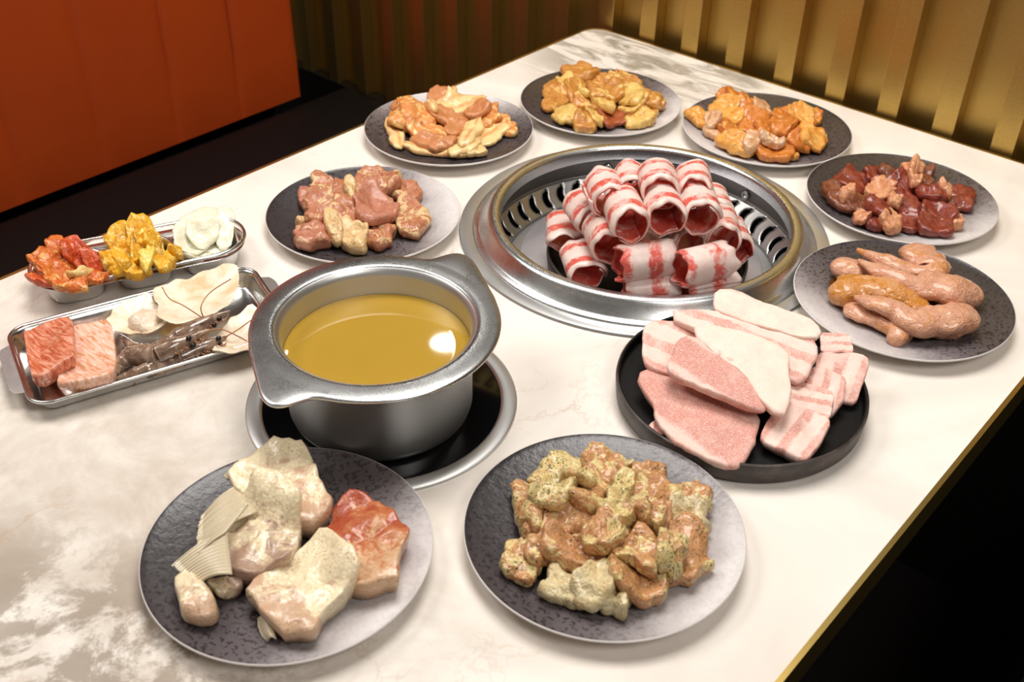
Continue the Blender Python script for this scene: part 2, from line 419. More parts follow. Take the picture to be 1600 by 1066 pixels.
# ------------------------------------------------------------------ grill sunk in the table
T = TZ
def Z(u): return T + u * U
grill = empty('tabletop_grill', GR, 'round stainless steel tabletop grill sunk into the marble table', 'grill')
def ring(name, prof, mat, parent, c=GR, n=128, closed=False, sm=35):
    o = mk(name, *lathe(c, [(r * U, Z(z)) for r, z in prof], n, closed), mat, parent); autosmooth(o, sm); return o
ring('flange', [(1.74, .0), (1.88, .0), (1.905, .004), (1.912, .016), (1.905, .028), (1.88, .034), (1.80, .036), (1.775, .03), (1.765, .012), (1.74, .010)], STEEL_R, grill, closed=True)
ring('rim', [(1.765, .004), (1.768, .03), (1.755, .045), (1.72, .055), (1.70, .07), (1.63, .165), (1.615, .19), (1.60, .207), (1.575, .218), (1.53, .218), (1.505, .21), (1.49, .19), (1.485, .17), (1.495, .06), (1.52, .045), (1.60, .04), (1.72, .0)], STEEL, grill, closed=True, sm=50)
ring('collar', [(1.72, .0), (1.70, -.03), (1.64, -.02), (1.625, -.02), (1.63, -.20), (1.70, -.20)], STEEL_D, grill)
# slotted basket: each crescent slot is a hole in the sloping band
def slotted():
    nS, nu, nv = 46, 8, 10
    V, Fc = [], []; tot = nS * nu
    r0, z0, r1, z1 = 1.625, -.20, 1.43, -.44
    for i in range(tot):
        a = 2 * PI * i / tot
        for j in range(nv + 1):
            f = j / nv; r = r0 + (r1 - r0) * f
            # bend the meridian so the slots read as crescents
            b = a + .055 * math.sin(f * PI)
            V.append((GR.x + r * U * math.cos(b), GR.y + r * U * math.sin(b), Z(z0 + (z1 - z0) * f)))
    for i in range(tot):
        k = i % nu; j2 = (i + 1) % tot
        for j in range(nv):
            hole = (k in (2, 3, 4) and 2 <= j <= 7) or (k == 3 and j in (1, 8))
            if hole: continue
            Fc.append((i * (nv + 1) + j, i * (nv + 1) + j + 1, j2 * (nv + 1) + j + 1, j2 * (nv + 1) + j))
    return V, Fc
bk = mk('slotted_band', *slotted(), STEEL_R, grill)
md = bk.modifiers.new('thick', 'SOLIDIFY'); md.thickness = .0012
ring('band_lip', [(1.625, -.195), (1.63, -.185), (1.64, -.19), (1.65, -.2), (1.64, -.215)], STEEL_R, grill)
ring('drip_floor', [(1.43, -.44), (1.34, -.45), (1.30, -.47), (.4, -.50), (.001, -.50)], STEEL_R, grill)
ring('outer_pan', [(1.70, -.19), (1.70, -.62), (.001, -.62)], DARK, grill)
ring('warming_disc', [(.001, -.345), (1.26, -.345), (1.28, -.335), (1.275, -.322), (1.26, -.318), (.001, -.318)], steel('satin_disc', (.60, .57, .60, 1), .5, .1), grill)
ring('disc_stand', [(.9, -.50), (.9, -.345), (.93, -.345), (.93, -.50)], STEEL_D, grill, closed=True)
for k in range(6):
    a = math.radians(20 + 60 * k); r = 1.622 * U
    p = Vector((GR.x + r * math.cos(a), GR.y + r * math.sin(a), Z(-.11)))
    V, Fc = [], []
    d_ = Vector((-math.cos(a), -math.sin(a), 0)); t_ = Vector((-math.sin(a), math.cos(a), 0))
    for rad, out in ((.006, 0), (.006, .002), (.003, .003), (.003, .0005), (.0, .0005)):
        for q in range(12):
            b = 2 * PI * q / 12; V.append(p + d_ * out + (t_ * math.cos(b) + Vector((0, 0, 1)) * math.sin(b)) * rad)
    for s_ in range(4):
        for q in range(12): Fc.append((s_ * 12 + q, s_ * 12 + (q + 1) % 12, (s_ + 1) * 12 + (q + 1) % 12, (s_ + 1) * 12 + q))
    mk('screw', V, Fc, STEEL, grill)

# ------------------------------------------------------------------ black plates
def black_plate(c, zb, label, rad=1.03):
    t = empty('serving_plate', (c.x, c.y, zb), label, 'plate', 'flat black serving plates')
    pr = [(.001, zb + .013), (rad * U - .0045, zb + .013), (rad * U - .0035, zb + .014), (rad * U - .0030, zb + .0235), (rad * U - .0015, zb + .0245)]
    ps = [(rad * U - .0015, zb + .0245), (rad * U, zb + .0235), (rad * U + .0005, zb + .02), (rad * U - .001, zb + .005), (rad * U - .004, zb + .001), (rad * U - .012, zb), (.001, zb)]
    a = mk('dish', *lathe(c, pr, 112), BLACK_PLATE, t); autosmooth(a, 40)
    b = mk('side_wall', *lathe(c, ps, 112), BLACK_SIDE, t); autosmooth(b, 40)
    return t
BP = W(1.902, 7.045); black_plate(BP, TZ + .0003, 'flat black round plate under the frozen pork slices')
BG = W(1.37, 9.56); ZG = Z(-.318) + .0003
black_plate(BG, ZG, 'flat black round plate inside the steel grill under beef rolls')

# ------------------------------------------------------------------ speckled plates
PR = .11
def plate_z(r): return .0065 + .0105 * min(1, r / PR) ** 3.2
def make_plate():
    t = empty('dinner_plate', (0, 0, 0))
    rs = [.0005, .02, .04, .055, .07, .08, .09, .098, .104, .108]
    up = [(r, plate_z(r)) for r in rs] + [(.1092, .0172)]
    dn = [(.1092, .0172), (.110, .0168), (.1101, .0158), (.109, .0145), (.098, .0105), (.080, .0062), (.066, .004), (.064, 0), (.060, 0), (.059, .003), (.001, .003)]
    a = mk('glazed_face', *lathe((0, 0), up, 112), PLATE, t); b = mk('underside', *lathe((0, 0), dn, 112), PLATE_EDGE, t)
    return t
proto_plate = make_plate()
PLATES = {}
def put_plate(key, gx, gy, white_px, label, first=[True]):
    c = W(gx, gy)
    if first[0]: t = proto_plate; first[0] = False
    else:
        t = proto_plate.copy(); COL.objects.link(t)
        for ch in proto_plate.children:
            k = ch.copy(); COL.objects.link(k); k.parent = t
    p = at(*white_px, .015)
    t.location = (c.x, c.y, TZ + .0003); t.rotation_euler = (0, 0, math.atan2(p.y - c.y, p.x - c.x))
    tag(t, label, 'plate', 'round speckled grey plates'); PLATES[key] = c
    return t
put_plate('A', -1.5167, 5.1853, (650, 930), 'speckled grey plate of fish collars at the front left')
put_plate('B', .6833, 5.4190, (1130, 900), 'speckled grey plate of herb chicken at the front centre')
put_plate('C', -1.5647, 9.8124, (706, 320), 'dark grey plate of peppered pork behind the soup pot')
put_plate('D', -.8049, 11.8673, (710, 148), 'grey plate of orange pork belly strips by the left table edge')
put_plate('E', 1.0388, 12.7030, (1040, 190), 'grey plate of golden brown chicken nearest the far table corner')
put_plate('F', 2.9932, 12.0214, (1120, 240), 'grey plate of orange sauced chicken by the gold wall')
put_plate('G', 4.158, 10.392, (1490, 365), 'grey plate of dark red beef at the right')
put_plate('H', 3.640, 8.455, (1310, 520), 'grey plate of chicken wings beside the frozen pork')

# ------------------------------------------------------------------ piles: pieces drape over what lies below
def gauss1(a, s):
    r = int(3 * s) + 1; k = np.exp(-.5 * (np.arange(-r, r + 1) / s) ** 2); k /= k.sum()
    for ax in (0, 1):
        p = np.pad(a, [(r, r) if q == ax else (0, 0) for q in (0, 1)], mode='edge'); o_ = np.zeros_like(a)
        for i, w in enumerate(k):
            sl = [slice(None), slice(None)]; sl[ax] = slice(i, i + a.shape[ax]); o_ += w * p[tuple(sl)]
        a = o_
    return a
class Pile:
    def __init__(s, c, half, fz, res=.0015):
        s.x0, s.y0, s.res = c.x - half, c.y - half, res; s.n = int(2 * half / res) + 1
        g = np.arange(s.n) * res; s.X, s.Y = np.meshgrid(s.x0 + g, s.y0 + g, indexing='ij')
        s.H = np.vectorize(fz)(np.hypot(s.X - c.x, s.Y - c.y)).astype(float)
        s.sm = None
    def smooth(s, sig=.0035):
        h = s.H.copy(); k = max(1, int(.0015 / s.res))
        for dx in (-k, 0, k):
            for dy in (-k, 0, k): h = np.maximum(h, np.roll(np.roll(s.H, dx, 0), dy, 1))
        s.sm = gauss1(h, sig / s.res)
    def sample(s, x, y):
        i = min(max((x - s.x0) / s.res, 0), s.n - 2); j = min(max((y - s.y0) / s.res, 0), s.n - 2)
        a, b = int(i), int(j); u, v = i - a, j - b; h = s.sm
        return (h[a, b] * (1 - u) + h[a + 1, b] * u) * (1 - v) + (h[a, b + 1] * (1 - u) + h[a + 1, b + 1] * u) * v
def star(P, seg):
    P = np.asarray(P, float); c = P.mean(0); n = len(P)
    # area centroid
    A = 0; cx = cy = 0
    for i in range(n):
        x0, y0 = P[i] - c; x1, y1 = P[(i + 1) % n] - c; k = x0 * y1 - x1 * y0; A += k; cx += (x0 + x1) * k; cy += (y0 + y1) * k
    if abs(A) > 1e-12: c = c + np.array([cx, cy]) / (3 * A)
    Q = P - c; R = np.zeros(seg)
    for s_ in range(seg):
        a = 2 * PI * s_ / seg; d = np.array([math.cos(a), math.sin(a)]); best = 0
        for i in range(n):
            p, q = Q[i], Q[(i + 1) % n]; e = q - p; den = d[0] * e[1] - d[1] * e[0]
            if abs(den) < 1e-12: continue
            t = (p[0] * e[1] - p[1] * e[0]) / den; u = (p[0] * d[1] - p[1] * d[0]) / den
            if t > 0 and -1e-6 <= u <= 1 + 1e-6: best = max(best, t)
        R[s_] = best
    R[R < 1e-4] = R[R > 1e-4].min() if (R > 1e-4).any() else .005
    return c, R
RINGS = [(.0, 0, 0), (.5, 0, 0), (.80, .02, 0), (.93, .10, 0), (.985, .26, 1), (1.0, .44, 1), (.99, .62, 1), (.965, .76, 1), (.92, .86, 1), (.85, .93, 1), (.76, .97, 1), (.65, .99, 1), (.53, 1, 1), (.41, 1, 1), (.29, 1, 1), (.18, 1, 1), (.08, 1, 1), (0, 1, 1)]
def chunk(name, outline, t, mat, pile=None, base=None, seed=0, lump=.35, seg=28, wrinkle=.10, jit=.07, soften=1, dome=0.0, parent=None, ridge=0.0, sharp=False, fold=0.0, side=0.0, sig=.005):
    c, R = star(outline, seg)
    rnd = random.Random(seed * 7 + 3); off = rnd.uniform(0, 50)
    for _ in range(soften): R = .25 * np.roll(R, 1) + .5 * R + .25 * np.roll(R, -1)
    for i in range(seg):
        a = 2 * PI * i / seg; R[i] *= 1 + jit * 2 * mnoise.noise(Vector((math.cos(a) * 1.6 + off, math.sin(a) * 1.6, off))) + jit * 1.2 * mnoise.noise(Vector((math.cos(a) * 4 + off, math.sin(a) * 4, off)))
    # main axis
    pts = np.array([[R[i] * math.cos(2 * PI * i / seg), R[i] * math.sin(2 * PI * i / seg)] for i in range(seg)])
    w_, ev = np.linalg.eigh(np.cov(pts.T)); ax = ev[:, 1]; ay = np.array([-ax[1], ax[0]])
    L = np.abs(pts @ ax).max(); Wd = np.abs(pts @ ay).max(); size = (L + Wd) / 2
    if base is None:
        pile.smooth(sig); zf = lambda x, y: pile.sample(x, y) + .0003
    else: zf = base
    def zoff(x, y, hf):
        nx, ny = (x - c[0]) / size, (y - c[1]) / size
        v = lump * .9 * mnoise.noise(Vector((nx * 1.5 + off, ny * 1.5, off))) + wrinkle * mnoise.noise(Vector((nx * 4.5 + off, ny * 4.5, 2 * off))) + wrinkle * .5 * mnoise.noise(Vector((nx * 10 + off, ny * 10, off)))
        if fold: v += fold * (.28 - min(1, abs(mnoise.noise(Vector((nx * 1.3 - off, ny * 2.2, off)))) * 2.6)) * -.6
        return t * v * hf
    V, A, idx = [], [], []
    for (rho, hf, topf) in RINGS:
        if rho == 0:
            z = zf(c[0], c[1]) + t * hf + zoff(c[0], c[1], hf) + dome * t * hf
            idx.append([len(V)]); V.append((c[0], c[1], z)); A.append((0, 0, topf)); continue
        row = []
        for i in range(seg):
            a = 2 * PI * i / seg; x, y = c[0] + rho * R[i] * math.cos(a), c[1] + rho * R[i] * math.sin(a)
            if sharp and topf and rho > .8: hf2 = min(1, hf + .25)
            else: hf2 = hf
            z = zf(x, y) + t * hf2 + zoff(x, y, hf2) + dome * t * hf * (1 - rho * rho)
            if ridge and topf: z += ridge * math.sin(a * seg * .5)
            if side:
                q_ = Vector((x / size * 2.2 + off, y / size * 2.2, z / size * 3)); x += side * size * mnoise.noise(q_) * (.3 + .7 * hf2); y += side * size * mnoise.noise(q_ + Vector((9, 3, 7))) * (.3 + .7 * hf2)
            row.append(len(V)); V.append((x, y, z))
            d = np.array([x - c[0], y - c[1]]); A.append((d @ ax / L, d @ ay / Wd, topf))
        idx.append(row)
    Fc = []
    for a, b in zip(idx[:-1], idx[1:]):
        for i in range(seg):
            j = (i + 1) % seg
            if len(a) == 1: Fc.append((a[0], b[j], b[i]))
            elif len(b) == 1: Fc.append((a[i], a[j], b[0]))
            else: Fc.append((a[i], a[j], b[j], b[i]))
    if pile is not None:
        dx, dy = pile.X - c[0], pile.Y - c[1]; rr = np.hypot(dx, dy)
        k = (np.arctan2(dy, dx) / (2 * PI) * seg) % seg; i0 = np.floor(k).astype(int) % seg; f = k - np.floor(k)
        Rg = R[i0] * (1 - f) + R[(i0 + 1) % seg] * f; rho = rr / np.maximum(Rg, 1e-6); ins = rho < 1
        bz = pile.sm if base is None else np.vectorize(base)(pile.X, pile.Y)
        topz = bz + t * np.clip(1 - np.clip(rho, 0, 1) ** 5, 0, 1) ** .6
        pile.H = np.where(ins, np.maximum(pile.H, topz), pile.H)
    o = mk(name, V, Fc, mat, parent=parent, attrs=A)
    return o
def chunk_px(name, opx, t, mat, pile, z0=.02, **kw):
    """outline in pixels, laid where the sight lines meet the height the piece comes to rest at"""
    h = z0
    pile.smooth()
    for _ in range(3):
        P = [at(x, y, h) for x, y in opx]
        c = np.mean([(p.x, p.y) for p in P], 0)
        h = .5 * h + .5 * (pile.sample(c[0], c[1]) - TZ + t * .6)
    return chunk(name, [(p.x, p.y) for p in P], t, mat, pile=pile, **kw)
def cropper(sc, ox, oy): return lambda x, y: (x / sc + ox, y / sc + oy)
def ell(cf, cx, cy, rx, ry, rot=0, n=14, seed=0, irr=.14):
    rnd = random.Random(seed); P = []
    a0 = math.radians(rot)
    for i in range(n):
        a = 2 * PI * i / n; k = 1 + rnd.uniform(-irr, irr)
        # slightly square shapes read as cut pieces
        q = (abs(math.cos(a)) ** 3 + abs(math.sin(a)) ** 3) ** (-1 / 3)
        x, y = rx * k * q * math.cos(a), ry * k * q * math.sin(a)
        P.append(cf(cx + x * math.cos(a0) - y * math.sin(a0), cy + x * math.sin(a0) + y * math.cos(a0)))
    return P
ORD = ['first', 'second', 'third', 'fourth', 'fifth', 'sixth', 'seventh', 'eighth', 'ninth', 'tenth']
def name_rows(items, phrase, rows=('back', 'second', 'third', 'front'), where='of the heap'):
    """items: [(object, px, py, look)]: gives every piece a label that says its row and place in it"""
    it = sorted(items, key=lambda q: q[2]); n = len(it); R = len(rows)
    for r in range(R):
        row = sorted(it[n * r // R: n * (r + 1) // R], key=lambda q: q[1])
        for i, (o, x, y, look) in enumerate(row):
            pos = 'leftmost' if i == 0 else 'rightmost' if i == len(row) - 1 else ORD[i] + ' from left'
            o['label'] = f'{look} {phrase}, {pos} in the {rows[r]} row {where}'
def heap(key, cf, specs, mats, t, phrase, cat, group, nm, seed0, z0=.015, sortlayer=True, rows=('back', 'second', 'third', 'front'), pile=None, where='of the heap', grow=1.16, **kw):
    kw = dict(dict(jit=.12, fold=.28, side=.11, wrinkle=.10, sig=.0075), **kw)
    if pile is None:
        c = PLATES[key]; pile = Pile(c, .115, lambda r: TZ + .0003 + plate_z(r))
    out = []
    for i, sp_ in enumerate(sorted(specs, key=lambda q: q[5]) if sortlayer else specs):
        cx, cy, rx, ry, rot, lay, mk_ = sp_[:7]
        P = ell(cf, cx, cy, rx * grow, ry * grow, rot, seed=seed0 + i, irr=.2)
        ps = cf(cx, cy)
        small = min(rx, ry) / max(rx, ry)
        o = chunk_px(nm, P, t * random.Random(seed0 + i * 3).uniform(.8, 1.2) * (.65 if max(rx, ry) * min(rx, ry) < kw.get('small', 0) else 1), mats[mk_][0], pile, z0 + .008 * lay, seed=seed0 + i,
                     **{k: v for k, v in kw.items() if k != 'small'})
        tag(o, None, cat, group); out.append((o, ps[0], ps[1], mats[mk_][1]))
    name_rows(out, phrase, rows, where)
    return pile
# ------------------------------------------------------------------ induction cooktop, pot and broth
ck = empty('induction_cooktop', CK, 'round black glass induction cooktop with steel ring under the pot', 'cooktop')
ring('steel_ring', [(.99, .0), (.985, .012), (.995, .024), (1.01, .03), (1.10, .030), (1.118, .02), (1.122, .0)], STEEL_R, ck, c=CK)
ring('glass_top', [(.001, .008), (.99, .008), (1.0, .002), (1.0, -.15), (.001, -.15)], GLASS_BLK, ck, c=CK)

pot = empty('soup_pot', (POT.x, POT.y, Z(.0085)), 'stainless steel two-handled soup pot full of golden broth', 'pot')
zb = .0085
PC = POT
ring('body', [(.001, zb), (.66, zb), (.70, zb + .012), (.735, zb + .04), (.75, zb + .09), (.752, .80), (.775, .825), (.79, .838), (.785, .845), (.765, .832), (.752, .80), (.744, .78), (.742, .10), (.70, .04), (.001, .035)], STEEL_R, pot, c=PC, n=128, sm=50)
HA = [(-180, .98), (-60, .98), (-42, .985), (-29, 1.01), (-19, 1.06), (-12, 1.12), (-7, 1.175), (-3, 1.205), (0, 1.212), (3, 1.19), (5, 1.135), (6.5, 1.08), (8.5, 1.02), (12, .985), (18, .98), (180, .98)]
def handleR(th):               # th in degrees from the handle axis
    for (a, ra), (b, rb) in zip(HA[:-1], HA[1:]):
        if a <= th <= b: return ra + (rb - ra) * (th - a) / (b - a)
    return .98
ROT = math.degrees(math.atan2(fr(1, 0)[1], fr(1, 0)[0]))    # ground frame -> world heading
def rim_mesh():
    n = 360
    ang = [360 * i / n for i in range(n)]
    Rr = []
    for a in ang:
        best = .98
        for axd in (-121 + ROT, 59 + ROT):
            d = (a - axd + 180) % 360 - 180; best = max(best, handleR(d))
        Rr.append(best)
    Rr = np.array(Rr)
    for _ in range(6): Rr = .25 * np.roll(Rr, 1) + .5 * Rr + .25 * np.roll(Rr, -1)
    prof = lambda R: [(.785, .838), (.79, .848), (.805, .856), (.83, .858), (.88, .856), (.94, .852), (max(R - .03, .945), .850), (R - .012, .846), (R - .002, .838), (R, .828), (R - .004, .818), (R - .014, .816), (R - .02, .828), (.93, .838), (.80, .830), (.785, .828)]
    V = []
    for a, R in zip(ang, Rr):
        for r, z in prof(R): V.append((PC.x + r * U * math.cos(math.radians(a)), PC.y + r * U * math.sin(math.radians(a)), Z(z)))
    k = len(prof(1)); main, hs = [], ([], [])
    for i in range(n):
        j = (i + 1) % n
        for q in range(k):
            p = (q + 1) % k; f = (i * k + q, j * k + q, j * k + p, i * k + p)
            w = None
            for h, axd in enumerate((-121 + ROT, 59 + ROT)):
                d = (ang[i] - axd + 180) % 360 - 180
                if -45 < d < 16 and 5 <= q <= 12: w = h
            (main if w is None else hs[w]).append(f)
    return V, main, hs
V, mf, hs = rim_mesh()
def submesh(name, V, faces, mat, parent):
    used = sorted({i for f in faces for i in f}); mp = {i: k for k, i in enumerate(used)}
    return mk(name, [V[i] for i in used], [tuple(mp[i] for i in f) for f in faces], mat, parent)
submesh('rim', V, mf, STEEL, pot)
for h in hs: submesh('handle', V, h, STEEL, pot)
BR = NT('golden_broth'); _v = BR.obj()
BR.set(Base_Color=BR.mix(BR.noise(_v, 9, 2), rgb(164, 128, 44), rgb(176, 142, 58)), Roughness=.03, IOR=1.33); BR = BR.m
V, Fc = lathe(PC, [(.00001, Z(.60)), (.3 * U, Z(.60)), (.6 * U, Z(.60)), (.725 * U, Z(.601)), (.7405 * U, Z(.606)), (.7405 * U, Z(.12)), (.001, Z(.12))], 96)
broth = mk('broth', V, Fc, BR); autosmooth(broth, 50); tag(broth, 'clear golden broth filling the steel pot', 'soup')

# ------------------------------------------------------------------ steel trays
def tray_grid(c, ax, L, Wd, corner, zf, nx=90, ny=44, power=None):
    """sheet-metal tray: rounded-rectangle grid, height zf(a, b) with a, b metres along / across"""
    ay = Vector((-ax.y, ax.x, 0)); V, Fc = [], []
    for i in range(nx + 1):
        s_ = -math.cos(PI * i / nx) * .35 + (2 * i / nx - 1) * .65; a = s_ * L / 2
        e = abs(a) - (L / 2 - corner); w = Wd / 2
        if e > 0: w = Wd / 2 - corner + math.sqrt(max(corner ** 2 - e ** 2, 1e-8))
        for j in range(ny + 1):
            b = (2 * j / ny - 1) * w; p = c + ax * a + ay * b; V.append((p.x, p.y, zf(a, b)))
    for i in range(nx):
        for j in range(ny):
            k = i * (ny + 1) + j; Fc.append((k, k + ny + 1, k + ny + 2, k + 1))
    return V, Fc
def sdf(a, b, L, Wd, r):
    x, y = abs(a) - L / 2 + r, abs(b) - Wd / 2 + r
    return math.hypot(max(x, 0), max(y, 0)) + min(max(x, y), 0) - r
def sst(x): x = min(max(x, 0), 1); return x * x * (3 - 2 * x)
def tube_loop(pts, r, n=8):
    V, Fc = [], []; N = len(pts)
    for i, p in enumerate(pts):
        d = (pts[(i + 1) % N] - pts[i - 1]).normalized(); s_ = Vector((d.y, -d.x, 0)); u_ = Vector((0, 0, 1))
        for q in range(n):
            a = 2 * PI * q / n; V.append(p + s_ * (r * math.cos(a)) + u_ * (r * math.sin(a)))
    for i in range(N):
        for q in range(n): Fc.append((i * n + q, ((i + 1) % N) * n + q, ((i + 1) % N) * n + (q + 1) % n, i * n + (q + 1) % n))
    return V, Fc
def rr_loop(c, ax, L, Wd, r, z, n=12):
    ay = Vector((-ax.y, ax.x, 0)); return [Vector((*(c + ax * x + ay * y).xy, z)) for x, y in rrect(-L / 2, L / 2, -Wd / 2, Wd / 2, r, n)]
# banchan tray with three wells
_l, _r = W(-4.47, 8.30, 0), W(-2.60, 9.19, 0)
SAX = (W(-2.62, 8.80, 0) - W(-4.24, 8.05, 0)).normalized(); SAY = Vector((-SAX.y, SAX.x, 0))
_b = W(-4.23, 8.04, 0); _t = W(-2.98, 9.45, 0); SW = (_t - _b).dot(SAY); SL = (W(-2.60, 9.05, 0) - W(-4.48, 8.42, 0)).dot(SAX)
SCc = W(-4.48, 8.42, 0) + SAX * SL / 2; SCc = SCc + SAY * (((_t + _b) / 2 - SCc).dot(SAY)); SCc.z = 0
SRIM = TZ + .031
side = empty('side_dish_tray', (SCc.x, SCc.y, TZ), 'long oval steel tray with three wells of side dishes', 'tray')
WELLX = [-SL * .315, 0.0, SL * .315]; WELLL, WELLW = SL * .29, SW * .80
def side_z(a, b):
    z = SRIM - .006 * sst(-sdf(a, b, SL, SW, SW / 2 - .001) / .005)
    for wx in WELLX:
        d = -sdf(a - wx, b, WELLL, WELLW, .022); z = min(z, SRIM - .006 - .0235 * sst((d + .001) / .009) ** .8)
    return z
o = mk('body', *tray_grid(SCc, SAX, SL - .001, SW - .001, SW / 2 - .002, side_z, 150, 60), STEEL_T, side); md = o.modifiers.new('t', 'SOLIDIFY'); md.thickness = .0008; md.offset = -1
mk('rolled_rim', *tube_loop(rr_loop(SCc, SAX, SL, SW, SW / 2 - .0005, SRIM, 24), .0021), STEEL_T, side)
# seafood tray
TAX = (W(-2.243, 7.357, 0) - W(-3.755, 6.595, 0)).normalized(); TAX = (TAX + (W(-2.741, 8.62, 0) - W(-4.33, 7.54, 0)).normalized()).normalized(); TAY = Vector((-TAX.y, TAX.x, 0))
_bl = W(-3.84, 6.58, 0); _tl = W(-4.42, 7.56, 0)
TW = (W(-4.36, 7.62, 0) - W(-3.80, 6.56, 0)).dot(TAY); TL = .243
TC = (_bl + _tl) / 2 + TAX * (TL / 2 + .003); TC.z = 0; TRIM = TZ + .0185
tray = empty('seafood_tray', (TC.x, TC.y, TZ), 'rectangular steel tray of fish, shells and shrimp', 'tray')
def tray_z(a, b): return TRIM - .0165 * sst((-sdf(a, b, TL, TW, .02) - .001) / .012)
o = mk('body', *tray_grid(TC, TAX, TL - .001, TW - .001, .019, tray_z, 90, 50), STEEL_T, tray); md = o.modifiers.new('t', 'SOLIDIFY'); md.thickness = .0008; md.offset = -1
mk('rolled_rim', *tube_loop(rr_loop(TC, TAX, TL, TW, .02, TRIM, 10), .0017), STEEL_T, tray)
for sgn in (-1, 1):
    V, Fc = [], []; pts = [(-.040, 0), (-.036, .010), (-.028, .013), (.028, .013), (.036, .010), (.040, 0)]
    for dz in (-.0006, .0006):
        for b, a in pts: p = TC + TAX * (sgn * (TL / 2 + a - .0005)) + TAY * b; V.append((p.x, p.y, TRIM - .0008 - a * .03 + dz))
    n = len(pts); Fc = [tuple(range(n)), tuple(range(2 * n - 1, n - 1, -1))] + [(i, (i + 1) % n, (i + 1) % n + n, i + n) for i in range(n)]
    mk('handle', V, Fc, STEEL_R, tray, smooth=False)

# ------------------------------------------------------------------ marinated meats
HERB = meat('herb_chicken', rgb(206, 152, 104), rgb(188, 132, 82), rgb(222, 198, 138), .54, 60, speck=rgb(66, 68, 28), speck_amt=.36, rough=.25, coat=.5, edge=True)
HERBY = meat('herb_chicken_fat', rgb(224, 204, 146), rgb(214, 186, 122), rgb(200, 152, 102), .54, 55, speck=rgb(96, 98, 40), speck_amt=.40, rough=.3, coat=.45)
HERBW = meat('chicken_skin', rgb(226, 210, 168), rgb(214, 190, 138), rgb(200, 160, 110), .62, 60, speck=rgb(80, 86, 34), speck_amt=.30, rough=.3, coat=.45, bump=.7)
cB = cropper(2.962, 700, 660)
B_ = [(385, 385, 62, 112, -15, 1, 0), (510, 230, 115, 58, -25, 1, 1), (715, 215, 105, 66, 18, 1, 0), (640, 335, 100, 90, 25, 2, 0), (490, 335, 88, 66, 0, 2, 1), (800, 335, 45, 100, 30, 2, 1), (920, 272, 88, 48, 10, 0, 0),
      (935, 370, 105, 85, 20, 1, 0), (1115, 372, 100, 54, -12, 0, 0), (795, 430, 88, 34, -5, 2, 1), (935, 432, 66, 42, 10, 2, 0), (1105, 475, 84, 66, 10, 1, 2), (430, 490, 74, 96, 10, 0, 0), (630, 440, 130, 60, 0, 1, 0),
      (560, 510, 120, 84, 20, 1, 0), (700, 540, 80, 66, 0, 2, 0), (790, 520, 56, 88, 0, 1, 0), (920, 520, 106, 78, 0, 1, 0), (1100, 620, 92, 115, 20, 1, 0), (1030, 610, 62, 84, 10, 2, 1), (330, 655, 78, 78, 10, 0, 0), (425, 610, 66, 46, -10, 1, 0),
      (590, 645, 145, 64, 5, 1, 0), (545, 770, 104, 64, 15, 0, 2), (690, 755, 96, 84, -20, 1, 2), (775, 820, 66, 58, 0, 0, 2), (880, 725, 112, 104, 35, 1, 0), (870, 625, 112, 50, 20, 1, 0), (600, 270, 80, 48, 20, 2, 1)]
pB = heap('B', cB, B_, [(HERB, 'orange tan'), (HERBY, 'yellowish'), (HERBW, 'pale skinned')], .015, 'herb-flecked chicken piece', 'meat', 'herb chicken pieces on the front plate', 'chicken_piece', 100, seg=42, lump=.5, rows=('back', 'second', 'middle', 'fourth', 'front'))

PORK = meat('pepper_pork', rgb(198, 134, 98), rgb(176, 106, 74), rgb(226, 192, 142), .555, 62, speck=rgb(60, 40, 24), speck_amt=.27, edge=True)
PORKP = meat('pepper_pork_pink', rgb(198, 136, 108), rgb(178, 108, 84), rgb(220, 178, 138), .60, 60, speck=rgb(60, 40, 24), speck_amt=.26)
PORKC = meat('pepper_pork_fat', rgb(230, 200, 150), rgb(218, 178, 120), rgb(196, 128, 84), .60, 60, speck=rgb(90, 60, 30), speck_amt=.29)
cC = cropper(4.706, 400, 250)
C_ = [(425, 300, 110, 62, 10, 0, 1), (540, 225, 118, 56, 25, 0, 0), (705, 225, 42, 75, -35, 1, 2), (895, 170, 138, 62, 8, 1, 0), (1090, 225, 104, 54, 25, 0, 0), (1150, 425, 112, 118, 25, 1, 0), (425, 575, 118, 72, -8, 0, 1),
      (480, 405, 118, 102, -20, 1, 0), (690, 450, 120, 78, 15, 1, 0), (865, 385, 140, 118, 20, 2, 1), (720, 590, 104, 66, 12, 1, 2), (905, 565, 104, 78, -10, 0, 0), (332, 478, 30, 26, 0, 0, 2), (690, 320, 120, 84, 20, 0, 0), (870, 262, 84, 50, 10, 1, 0), (580, 500, 46, 90, -28, 2, 2)]
heap('C', cC, C_, [(PORK, 'brown'), (PORKP, 'pink'), (PORKC, 'cream fatty')], .016, 'peppered pork piece', 'meat', 'peppered pork pieces behind the pot', 'pork_piece', 200, seg=42, lump=.4, rows=('back', 'middle', 'front'))

